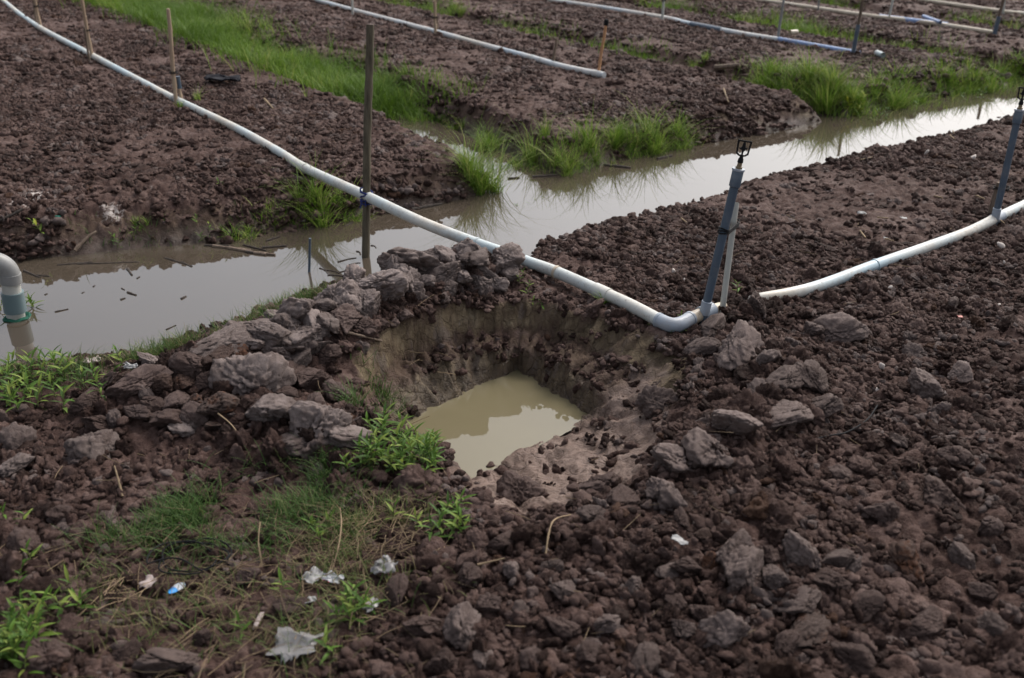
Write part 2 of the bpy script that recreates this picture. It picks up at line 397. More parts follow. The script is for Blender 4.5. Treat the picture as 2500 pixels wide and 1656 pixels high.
def soil_ground():
    m = NT('tilled_soil'); vec = m.coord('Object')
    base, a, b, c = soil_colour(m, vec)
    at = m.n('Attribute'); at.attribute_name = 'zone'; sp = m.n('SeparateColor'); m.l(at.outputs['Color'], sp.inputs[0])
    clay = m.ramp(m.noise(vec, 14, 5, .6), [(.3, (.080, .056, .038)), (.5, (.150, .113, .072)), (.7, (.215, .168, .112))])
    stv = m.n('Mapping'); stv.inputs['Scale'].default_value = (1, 1, .25); m.l(vec, stv.inputs[0])
    sm = m.ramp(m.noise(stv.outputs[0], 34, 6, .72), [(.46, (0, 0, 0)), (.60, (1, 1, 1))]); clay = m.mix(m.math('MULTIPLY', sm, .5), clay, (.058, .038, .028))
    sm2 = m.ramp(m.noise(stv.outputs[0], 11, 4, .6, .5), [(.56, (0, 0, 0)), (.64, (1, 1, 1))]); clay = m.mix(m.math('MULTIPLY', sm2, .6), clay, (.155, .122, .108))
    mudc = m.ramp(m.noise(vec, 10, 5, .6), [(.3, (.10, .066, .051)), (.5, (.175, .122, .098)), (.72, (.25, .183, .152))])
    ashn = m.noise(vec, 45, 5, .75)
    col = m.mix(sp.outputs[0], base, clay); col = m.mix(sp.outputs[1], col, mudc)
    af = m.math('MULTIPLY', m.ramp(m.math('ADD', ashn, m.math('MULTIPLY', sp.outputs[2], .30)), [(.62, (0, 0, 0)), (.72, (1, 1, 1))]), m.math('MULTIPLY', sp.outputs[2], 1.6, True))
    col = m.mix(af, col, (.42, .37, .34))
    dt = m.n('Attribute'); dt.attribute_name = 'damp'
    wetc = m.mix(1.0, col, (.72, .69, .66), 'MULTIPLY'); col = m.mix(dt.outputs['Fac'], col, wetc)
    m.col(col)
    ro = m.math('SUBTRACT', m.math('SUBTRACT', .78, m.math('MULTIPLY', dt.outputs['Fac'], .30)), m.math('MULTIPLY', sp.outputs[1], .28))
    m.set(rough=m.math('SUBTRACT', ro, m.math('MULTIPLY', m.ramp(a, [(.45, (0, 0, 0)), (.65, (1, 1, 1))]), .12)), spec=m.math('ADD', .11, m.math('MULTIPLY', m.math('MAXIMUM', m.math('MULTIPLY', sp.outputs[1], .4), dt.outputs['Fac']), .25)))
    vo = m.n('TexVoronoi'); vo.feature = 'DISTANCE_TO_EDGE'; vo.inputs['Scale'].default_value = 16; wv = m.n('VectorMath'); wv.operation = 'ADD'; nz = m.n('TexNoise'); nz.inputs['Scale'].default_value = 22; m.l(vec, nz.inputs['Vector'])
    sc_ = m.n('VectorMath'); sc_.operation = 'SCALE'; sc_.inputs['Scale'].default_value = .05; m.l(nz.outputs['Color'], sc_.inputs[0]); m.l(vec, wv.inputs[0]); m.l(sc_.outputs[0], wv.inputs[1]); m.l(wv.outputs[0], vo.inputs['Vector'])
    ck = m.math('MULTIPLY', m.ramp(vo.outputs['Distance'], [(0, (0, 0, 0)), (.07, (1, 1, 1))]), m.math('MAXIMUM', sp.outputs[0], m.math('MULTIPLY', sp.outputs[1], .5))); p0 = m.bump(ck, .7, .012)
    p = m.bump(m.noise(vec, 40, 6, .72), .9, .014, p0); p = m.bump(c, .9, .006, p); m.bump(m.noise(vec, 420, 2, .6), .6, .002, p)
    return m.m
def crumb_soil():
    m = NT('crumb_soil'); ge = m.n('NewGeometry'); vec = ge.outputs['Position']; oi = m.n('ObjectInfo')
    base, a, b, c = soil_colour(m, vec, oi.outputs['Random']); m.col(base); m.set(rough=.7, spec=.11)
    p = m.bump(m.noise(vec, 55, 6, .75), 1.0, .014); m.bump(m.noise(vec, 200, 4, .75), 1.0, .006, p); return m.m
def soil_clod(name, stops, grey=False, rough=.72, crack=0.0):
    m = NT(name); vec = m.coord('Object'); oi = m.n('ObjectInfo')
    sh = m.n('VectorMath'); sh.operation = 'ADD'; m.l(vec, sh.inputs[0])
    cx = m.n('CombineXYZ'); m.l(m.math('MULTIPLY', oi.outputs['Random'], 37.0), cx.inputs[0]); m.l(m.math('MULTIPLY', oi.outputs['Random'], 71.0), cx.inputs[1]); m.l(cx.outputs[0], sh.inputs[1])
    v = sh.outputs[0]
    a = m.noise(v, 1.6, 5, .6); b = m.noise(v, 6, 5, .7); c = m.noise(v, 26, 4, .65)
    f = m.math('ADD', m.math('MULTIPLY', a, .45), m.math('MULTIPLY', b, .2)); f = m.math('ADD', f, m.math('MULTIPLY', oi.outputs['Random'], .38))
    col = m.ramp(f, stops)
    col = m.mix(m.math('MULTIPLY', m.ramp(c, [(.4, (0, 0, 0)), (.75, (1, 1, 1))]), .3), col, tuple(min(1, x * 1.25) for x in stops[-1][1]))
    p = None
    if crack:
        vo = m.n('TexVoronoi'); vo.feature = 'DISTANCE_TO_EDGE'; vo.inputs['Scale'].default_value = 1.25
        ad = m.n('VectorMath'); ad.operation = 'ADD'; nz = m.n('TexNoise'); nz.inputs['Scale'].default_value = 3.0; nz.inputs['Detail'].default_value = 4
        sc = m.n('VectorMath'); sc.operation = 'SCALE'; sc.inputs['Scale'].default_value = .5; m.l(v, nz.inputs['Vector']); m.l(nz.outputs['Color'], sc.inputs[0]); m.l(v, ad.inputs[0]); m.l(sc.outputs[0], ad.inputs[1]); m.l(ad.outputs[0], vo.inputs['Vector'])
        ck = m.ramp(vo.outputs['Distance'], [(0.0, (0, 0, 0)), (.05, (1, 1, 1))]); p = m.bump(ck, crack, .008)
    dn = m.math('MULTIPLY', m.ramp(m.noise(v, 1.3, 6, .7, .4), [(.46, (0, 0, 0)), (.60, (1, 1, 1))]), .55 if name == 'grey_clay' else .4)
    col = m.mix(dn, col, (.050, .032, .027))
    m.col(col); m.set(rough=rough, spec=.14)
    p = m.bump(b, .45, .008, p); p = m.bump(c, .7, .005, p); m.bump(m.noise(v, 75, 3, .7), .8, .0025, p)
    return m.m
M = {}
M['ground'] = soil_ground()
M['clod'] = crumb_soil()
M['grey'] = soil_clod('grey_clay', [(.25, (.075, .055, .048)), (.5, (.155, .122, .111)), (.85, (.255, .208, .192))], crack=.35)
M['brown'] = soil_clod('brown_clay', [(.2, (.030, .0180, .015)), (.5, (.068, .044, .037)), (.85, (.120, .086, .077))], crack=.3)
M['rust'] = soil_clod('rust_clay', [(.25, (.035, .02, .016)), (.5, (.06, .035, .026)), (.58, (.105, .042, .020)), (.66, (.06, .04, .033)), (.9, (.09, .066, .058))], crack=.4)
def plain(name, c, rough=.5, spec=.5, var=.15, scale=20, bump=.0, bdist=.002, dirt=None, dirt_amt=.5, dirt_scale=8):
    m = NT(name); v = m.coord('Object'); n1 = m.noise(v, scale, 4)
    col = m.mix(1.0, c, m.ramp(n1, [(.3, (1 - var,) * 3), (.7, (1 + var,) * 3)]), 'MULTIPLY')
    if dirt:
        d = m.ramp(m.noise(v, dirt_scale, 6, .7), [(.5, (0, 0, 0)), (.72, (1, 1, 1))]); col = m.mix(m.math('MULTIPLY', d, dirt_amt), col, dirt)
    m.col(col); m.set(rough=rough, spec=spec)
    if bump: m.bump(m.noise(v, scale * 3, 4), bump, bdist)
    return m.m
def pvc(name, stops, scale=1.2):
    m = NT(name); v = m.coord('Object')
    n = m.noise(v, scale, 3, .5); col = m.ramp(n, stops)
    col = m.mix(m.math('MULTIPLY', m.ramp(m.noise(v, 9, 6, .7), [(.50, (0, 0, 0)), (.72, (1, 1, 1))]), .55), col, (.27, .19, .12))
    col = m.mix(m.math('MULTIPLY', m.ramp(m.noise(v, 70, 4, .7), [(.58, (0, 0, 0)), (.70, (1, 1, 1))]), .65), col, (.10, .072, .06))
    m.col(col); m.set(rough=.42, spec=.5); m.bump(m.noise(v, 120, 3), .15, .001); return m.m
M['pvc'] = pvc('weathered_pvc', [(.3, (.46, .41, .32)), (.42, (.48, .465, .42)), (.55, (.40, .46, .47)), (.7, (.34, .43, .47))])
M['pvc_cream'] = pvc('yellowed_pvc', [(.25, (.30, .24, .18)), (.5, (.44, .38, .29)), (.75, (.50, .47, .41))], 2)
M['pvc_far'] = pvc('sun_bleached_pvc', [(.3, (.48, .43, .36)), (.45, (.50, .49, .47)), (.57, (.38, .46, .52)), (.68, (.20, .29, .44))], .8)
M['pvc_blue'] = pvc('blue_pvc', [(.3, (.13, .20, .36)), (.7, (.24, .33, .52))], 2)
M['riser'] = plain('slate_blue_pvc', (.060, .086, .118), .38, .5, .18, 8, .1, .001, (.22, .20, .18), .35, 14)
M['fitting'] = plain('grey_blue_pvc', (.25, .285, .33), .4, .5, .12, 10, 0, 0, (.2, .16, .12), .5, 10)
M['grey_pvc'] = plain('dirty_grey_pvc', (.20, .20, .195), .45, .45, .12, 8, 0, 0, (.14, .11, .08), .5, 7)
M['teal_pvc'] = plain('teal_grey_pvc', (.105, .155, .165), .42, .5, .1, 8, 0, 0, (.12, .10, .08), .35, 9)
M['white_pvc'] = plain('dirty_white_pvc', (.40, .40, .365), .45, .5, .1, 9, 0, 0, (.2, .16, .11), .5, 9)
M['net'] = plain('green_netting', (.012, .075, .05), .8, .2, .4, 120, .8, .004)
M['black'] = plain('black_plastic', (.008, .008, .009), .75, .15, .2, 30)
M['brass'] = plain('dull_brass', (.16, .115, .06), .45, .6, .2, 60)
M['blackcloth'] = plain('black_cloth', (.018, .018, .022), .9, .15, .4, 60, .8, .004)
M['bluetie'] = plain('navy_rope', (.02, .03, .12), .8, .2, .3, 200, .6, .002)
def wood(name, a, b, sc=1.0):
    m = NT(name); v = m.coord('Object'); mp = m.n('Mapping'); mp.inputs['Scale'].default_value = (40 * sc, 40 * sc, 3 * sc); m.l(v, mp.inputs[0])
    n = m.noise(mp.outputs[0], 1.0, 6, .65); col = m.ramp(n, [(.3, a), (.7, b)])
    m.col(col); m.set(rough=.8, spec=.25); m.bump(n, .7, .006); return m.m
M['pole'] = wood('weathered_pole_wood', (.035, .028, .018), (.13, .11, .075))
M['bamboo'] = wood('bamboo', (.24, .155, .10), (.40, .31, .22), .6)
M['stick'] = wood('wet_stick', (.018, .014, .012), (.07, .055, .045))
M['orange'] = wood('orange_bamboo', (.34, .16, .07), (.50, .28, .15), .6)
M['bark'] = wood('brown_twig', (.06, .04, .03), (.20, .15, .11))
M['straw'] = plain('dry_straw', (.20, .145, .09), .8, .2, .5, 4)
def leafmat(name, c1, c2, c3, attr=True):
    m = NT(name)
    if attr:
        at = m.n('Attribute'); at.attribute_name = 'tone'; f = at.outputs['Fac']
    else: f = m.n('ObjectInfo').outputs['Random']
    col = m.ramp(f, [(0, c1), (.55, c2), (1, c3)])
    m.col(col); m.set(rough=.55, spec=.2)
    tr = m.n('BsdfTranslucent'); m.l(col, tr.inputs['Color']); mx = m.n('MixShader'); mx.inputs[0].default_value = .35
    m.l(m.b.outputs[0], mx.inputs[1]); m.l(tr.outputs[0], mx.inputs[2]); m.l(mx.outputs[0], m.out.inputs['Surface']); return m.m
M['grass'] = leafmat('lush_grass', (.058, .11, .012), (.128, .225, .024), (.32, .34, .10))
M['grass_dull'] = leafmat('short_turf', (.035, .075, .018), (.07, .13, .03), (.20, .17, .08))
M['leaf'] = leafmat('weed_leaf', (.040, .085, .014), (.085, .165, .022), (.20, .25, .05), False)
M['leaf_yellow'] = leafmat('yellow_weed_leaf', (.20, .26, .02), (.30, .34, .03), (.36, .36, .05), False)
M['stem'] = plain('weed_stem', (.10, .12, .04), .6, .3, .3, 40)
def water_mat(name, c, rough, bump, ior=1.5):
    m = NT(name); v = m.coord('Object')
    col = m.mix(m.noise(v, 1.1, 4, .6, .6), tuple(x * .82 for x in c), tuple(x * 1.18 for x in c)); m.col(col)
    m.set(rough=rough, ior=ior, spec=.5)
    m.bump(m.noise(v, 7, 3, .5), bump, .01); return m.m
M['canal'] = water_mat('silty_canal_water', (.058, .046, .034), .012, .035, 1.8)
M['pitw'] = water_mat('milky_pit_water', (.138, .118, .070), .012, .02, 1.5)

# ------------------------------------------------------------------ ground sheet (rows widen with distance so that relief is even; coarse to the horizon)
W0 = 1.15
yr = [W0]
while yr[-1] < 21: yr.append(yr[-1] * 1.0030)
yr = list(np.concatenate([[-300, -60, -12, -3, -.5, .5, .9], yr, [23, 26, 30, 40, 60, 110, 220, 450]]))
ur = list(np.concatenate([[-300, -60, -14, -5, -2.4, -1.6, -1.1], np.arange(-.85, .85, .0021), [1.1, 1.6, 2.4, 5, 14, 60, 300]]))
YR, UR = np.meshgrid(np.array(yr), np.array(ur), indexing='ij')
XR = UR * np.maximum(YR, W0)
far_cols = np.abs(UR) > 1.0
nx = len(ur); ny = len(yr)
gx = XR.ravel(); gy = YR.ravel()
gh, gclay, gmud, gash, gdamp = surface(gx, gy)
V = np.column_stack([gx, gy, gh])
ii, jj = np.meshgrid(np.arange(ny - 1), np.arange(nx - 1), indexing='ij'); q = (ii * nx + jj).ravel()
F = np.column_stack([q, q + 1, q + nx + 1, q + nx])
me = mesh_np('ground', V, F, M['ground'])
ca = me.color_attributes.new('zone', 'FLOAT_COLOR', 'POINT')
ca.data.foreach_set('color', np.column_stack([gclay, gmud, gash, np.ones_like(gx)]).astype(np.float32).ravel())
fa = me.attributes.new('damp', 'FLOAT', 'POINT'); fa.data.foreach_set('value', gdamp.astype(np.float32))
ground = kind(put('ground', me), 'structure')

# ------------------------------------------------------------------ water
ss = np.linspace(-60, 60, 241); tn = np.interp(ss, near[:, 0], near[:, 1]) - .16; tf = np.interp(ss, far[:, 0], far[:, 1]) + .22
a = np.array([from_st(s, t) for s, t in zip(ss, tn)]); b = np.array([from_st(s, t) for s, t in zip(ss, tf)])
V = np.vstack([np.column_stack([a, np.full(len(a), WZ)]), np.column_stack([b, np.full(len(b), WZ)])]); n = len(a)
F = [(i, i + 1, n + i + 1, n + i) for i in range(n - 1)]
d0 = len(V); dd = [from_st(s, t) for s, t in ((3.95, 5.5), (4.5, 5.5), (4.75, 8.3), (4.0, 8.3))]
V = np.vstack([V, np.column_stack([np.array(dd), np.full(4, WZ - .003)])]); F.append((d0, d0 + 1, d0 + 2, d0 + 3))
kind(put('canal_water', mesh_np('canal_water', V, F, M['canal'])), 'structure')
r3 = RINGS[3].copy(); cen = r3.mean(0); r3[:, :2] = cen[:2] + (r3[:, :2] - cen[:2]) * 1.07; r3[:, 2] = PZ
bm = bmesh.new(); vs_ = [bm.verts.new(p) for p in r3]; bm.faces.new(vs_); pm = bpy.data.meshes.new('pit_water'); bm.to_mesh(pm); bm.free(); pm.materials.append(M['pitw'])
kind(put('pit_water', pm), 'structure')

# ------------------------------------------------------------------ clods: shapes shared by all
def clod_mesh(name, seed, sub, mat, planes=9, rough=.10, sharp=22.0, squash=(1, 1, 1), cracks=0, lowf=1.3, fine_=.7):
    bm = bmesh.new(); bmesh.ops.create_icosphere(bm, subdivisions=sub, radius=1.0)
    rs = np.random.default_rng(seed); nn = rs.normal(size=(planes, 3)); nn /= np.linalg.norm(nn, axis=1)[:, None]; dd = rs.uniform(.5, .95, planes)
    off = Vector(rs.uniform(-50, 50, 3))
    co = np.array([v.co for v in bm.verts]); dots = co @ nn.T
    inv = np.where(dots > .05, dots / dd[None, :], .05); r = (np.sum(inv ** sharp, axis=1) + .85 ** sharp) ** (-1 / sharp)
    cn = rs.normal(size=(max(cracks, 1), 3)); cn /= np.linalg.norm(cn, axis=1)[:, None]; co_ = rs.uniform(-.35, .35, max(cracks, 1))
    for v, rr in zip(bm.verts, r):
        p = v.co.copy(); nz = mnoise.fractal(p * 1.7 + off, 1.0, 2.0, 3) * rough * lowf + mnoise.fractal(p * 5 + off, .6, 2.1, 5) * rough * fine_
        for c_ in range(cracks):
            dist = abs(p.dot(Vector(cn[c_])) - co_[c_] + .16 * mnoise.noise(p * 2.6 + off) + .05 * mnoise.noise(p * 9 + off)); wd = .035 + .03 * mnoise.noise(p * 1.5 - off)
            if dist < wd: nz -= .22 * (1 - dist / wd)
        q = p * (rr + nz); v.co = Vector((q.x * squash[0], q.y * squash[1], q.z * squash[2]))
    me = bpy.data.meshes.new(name); bm.to_mesh(me); bm.free(); me.polygons.foreach_set('use_smooth', np.ones(len(me.polygons), bool)); me.materials.append(mat); return me
# crumbs of tilled soil: nobody could count them
protos = bpy.data.collections.new('clod_shapes')
NP = 10
for i in range(NP):
    o = bpy.data.objects.new('clod_shape_%02d' % i, clod_mesh('clod_shape', 40 + i, 4 if i < 5 else 2, M['clod'], planes=8 + i % 5, rough=.20 if i < 5 else .26, sharp=26 + 8 * (i % 4), lowf=.8, fine_=1.15, cracks=2 if i < 5 else 0)); protos.objects.link(o)
NC = 5
for i in range(NC):                                          # handfuls of crumbs
    rs = np.random.default_rng(500 + i); bm = bmesh.new()
    for c in range(10):
        a_ = rs.uniform(0, 6.283); q_ = math.sqrt(rs.uniform(0, 1)); r_ = rs.uniform(.15, .34) if c else .4
        src = clod_mesh('crumb', 700 + 31 * i + c, 2, M['clod'], planes=7 + c % 4, rough=.26, sharp=16)
        src.transform(Matrix.Translation((q_ * math.cos(a_), q_ * math.sin(a_), rs.uniform(-.12, .12))) @ Matrix.Rotation(rs.uniform(0, 6), 4, 'X') @ Matrix.Diagonal((r_ * rs.uniform(.8, 1.3), r_, r_ * rs.uniform(.6, 1), 1)))
        bm.from_mesh(src); bpy.data.meshes.remove(src)
    me = bpy.data.meshes.new('crumb_handful'); bm.to_mesh(me); bm.free(); me.polygons.foreach_set('use_smooth', np.ones(len(me.polygons), bool)); me.materials.append(M['clod'])
    protos.objects.link(bpy.data.objects.new('clod_shape_%02d' % (NP + i), me))
def scatter():
    P = []; S = []
    def batch(n, x0, x1, y0, y1, smin, smax, pw):
        x = rng.uniform(x0, x1, n); y = rng.uniform(y0, y1, n); m = np.abs(x) < .66 * y + .75; x = x[m]; y = y[m]
        s = smin * (1 - rng.uniform(0, 1, len(x)) * (1 - (smin / smax) ** pw)) ** (-1 / pw)
        P.append(np.column_stack([x, y])); S.append(s)
    batch(30000, -3.4, 3.8, 1.2, 5.2, .008, .042, 1.5)
    batch(30000, -5.5, 6.5, 4.8, 9.0, .009, .030, 2.3)
    batch(46000, -12, 13, 8.8, 18.5, .012, .034, 2.5)
    for pts, hh, rr in MOUNDS[:3]:
        for (ax, ay, _), (bx, by, _) in zip(pts[:-1], pts[1:]):
            n = int(1500 * math.hypot(bx - ax, by - ay) / .5 * rr / .16); f = rng.uniform(0, 1, n)
            P.append(np.column_stack([ax + (bx - ax) * f + rng.normal(0, rr * .75, n), ay + (by - ay) * f + rng.normal(0, rr * .75, n)])); S.append(.008 * (1 - rng.uniform(0, 1, n) * (1 - (.008 / .04) ** 1.3)) ** (-1 / 1.3))
    K = [np.zeros(sum(len(q) for q in S), int)]
    for args in ((26000, -3.0, 3.4, 1.2, 5.0, .024, .040, 1), (34000, -5.5, 6.5, 4.8, 9.0, .030, .060, 1), (52000, -12, 13, 8.8, 18.5, .042, .078, 1)):
        batch(*args); K.append(np.ones(len(S[-1]), int))
    K = np.concatenate(K)
    P = np.vstack(P); S = np.concatenate(S); x, y = P[:, 0], P[:, 1]
    h, clay, mud, ash, damp = surface(x, y); hm, rc = macro(x, y)
    s_, t_ = to_st(x, y)
    bare = (hm > -.06) & ((rc < .15))
    keep = np.where(bare, 1.0, 0.0)
    keep = np.where((rc > .8) & (rc < 2.2) & (mud < .5), .4, keep)
    keep = np.where((rc >= .15) & (rc <= .8), np.where(y > 3.42, np.where(rc < .22, .16, .03), .5), keep)
    keep = np.where((mud > .3), np.where(K == 1, .10, .12), keep); keep = np.where((rc < 0) & (hm <= -.06) & (h > WZ), .8, keep)
    keep = keep * (1 - .72 * turf_zone(x, y))
    keep = np.where((rc > 2.2) & (mud <= .3), .05, keep); keep = np.where(rc > 2.9, 0, keep)
    patch = np.clip(.62 + 1.5 * fbm(x, y, 140, 4, 1.3), .15, 1)
    m = rng.uniform(0, 1, len(x)) < keep * patch
    x, y, h, S, mud, K = x[m], y[m], h[m], S[m], mud[m], K[m]; S = np.where((rc[m] >= 0) & (K == 0), np.minimum(S, .018), S)
    n = len(x); V = np.column_stack([x, y, h + S * np.where(K == 1, rng.uniform(-.27, .0, n), rng.uniform(-.85, -.05, n))])
    me = bpy.data.meshes.new('soil_clods'); me.vertices.add(n); me.vertices.foreach_set('co', V.astype(np.float32).ravel())
    a = me.attributes.new('rot', 'FLOAT_VECTOR', 'POINT'); rot = rng.uniform(0, 6.283, (n, 3)); rot[K == 1, :2] = 0; a.data.foreach_set('vector', rot.astype(np.float32).ravel())
    sc = S[:, None] * rng.uniform(.6, 1.5, (n, 3)) * 1.35 * np.where(y > 3.2, .84, 1.0)[:, None]
    a = me.attributes.new('scl', 'FLOAT_VECTOR', 'POINT'); a.data.foreach_set('vector', sc.astype(np.float32).ravel())
    sc = np.where((K == 1)[:, None], S[:, None], sc); idx = np.where(K == 1, rng.integers(NP, NP + NC, n), np.where(S > .016, rng.integers(0, 5, n), rng.integers(5, NP, n)))
    a = me.attributes.new('idx', 'INT', 'POINT'); a.data.foreach_set('value', idx.astype(np.int32))
    me.update(); me.materials.append(M['clod'])
    o = kind(put('soil_clods', me), 'stuff')
    ng = bpy.data.node_groups.new('scatter_clods', 'GeometryNodeTree')
    ng.interface.new_socket('Geometry', in_out='INPUT', socket_type='NodeSocketGeometry'); ng.interface.new_socket('Geometry', in_out='OUTPUT', socket_type='NodeSocketGeometry')
    N = ng.nodes; gi = N.new('NodeGroupInput'); go = N.new('NodeGroupOutput'); ip = N.new('GeometryNodeInstanceOnPoints'); ci = N.new('GeometryNodeCollectionInfo')
    ci.inputs['Collection'].default_value = protos; ci.inputs['Separate Children'].default_value = True; ci.inputs['Reset Children'].default_value = True
    def attr(nm, ty):
        q = N.new('GeometryNodeInputNamedAttribute'); q.data_type = ty; q.inputs['Name'].default_value = nm; return q.outputs['Attribute']
    L = ng.links; L.new(gi.outputs[0], ip.inputs['Points']); L.new(ci.outputs[0], ip.inputs['Instance']); ip.inputs['Pick Instance'].default_value = True
    L.new(attr('idx', 'INT'), ip.inputs['Instance Index']); L.new(attr('rot', 'FLOAT_VECTOR'), ip.inputs['Rotation']); L.new(attr('scl', 'FLOAT_VECTOR'), ip.inputs['Scale'])
    L.new(ip.outputs[0], go.inputs[0])
    md = o.modifiers.new('scatter', 'NODES'); md.node_group = ng
    return n
N_CLODS = scatter(); print('clods', N_CLODS)

# lumps one can pick out: every one an object
LUMP = {}
M['tan'] = soil_clod('mauve_clay', [(.25, (.055, .037, .031)), (.5, (.105, .077, .068)), (.85, (.185, .143, .130))], crack=.35)
for k in ('grey', 'tan', 'brown', 'rust'):
    LUMP[k] = [clod_mesh('%s_lump' % k, 900 + 17 * i + ord(k[0]), 5, M[k], planes=9 + i % 5, rough=.080 + .015 * (i % 3), sharp=32 + 12 * (i % 3), cracks=4 if k != 'brown' else 3, lowf=.75, fine_=1.0, squash=(1.1, .95, (.62, .8, 1.0)[i % 3])) for i in range(8)]
LABELS = {
    'ridge': ('grey_clay_lump', 'pale grey cracked clay lump in the ridge between pit and canal', 'clay lumps of the ridge between pit and canal'),
    'ridge_brown': ('brown_clay_lump', 'brown crumbly clay lump in the heap between pit and canal weeds', 'brown lumps of the heap beside the canal'),
    'ridge_rust': ('rusty_clay_lump', 'rust-stained orange-brown lump in the heap between pit and canal', 'rust-stained lumps of the heap'),
    'weed': ('grey_clay_lump', 'big grey clay lump lying between the heap and the leafy weeds by the pit', 'big grey lumps beside the weeds'),
    'right': ('grey_clay_lump', 'grey clay lump on the spoil between pit and half-buried pipe', 'grey lumps on the spoil by the half-buried pipe'),
    'rubble': ('grey_clay_lump', 'grey lump among the loose brown rubble in front of the pit', 'grey lumps in the rubble in front of the pit'),
    'rubble_brown': ('brown_clay_lump', 'dark brown lump among the loose rubble in front of the pit', 'brown lumps in the rubble in front of the pit'),
    'rubble_rust': ('rusty_clay_lump', 'rusty red-brown lump among the loose rubble in front of the pit', 'rusty lumps in the rubble in front of the pit'),
    'field': ('brown_clay_lump', 'dark soil lump lying on the litter-strewn turf in front of the heap', 'lumps on the littered turf')}
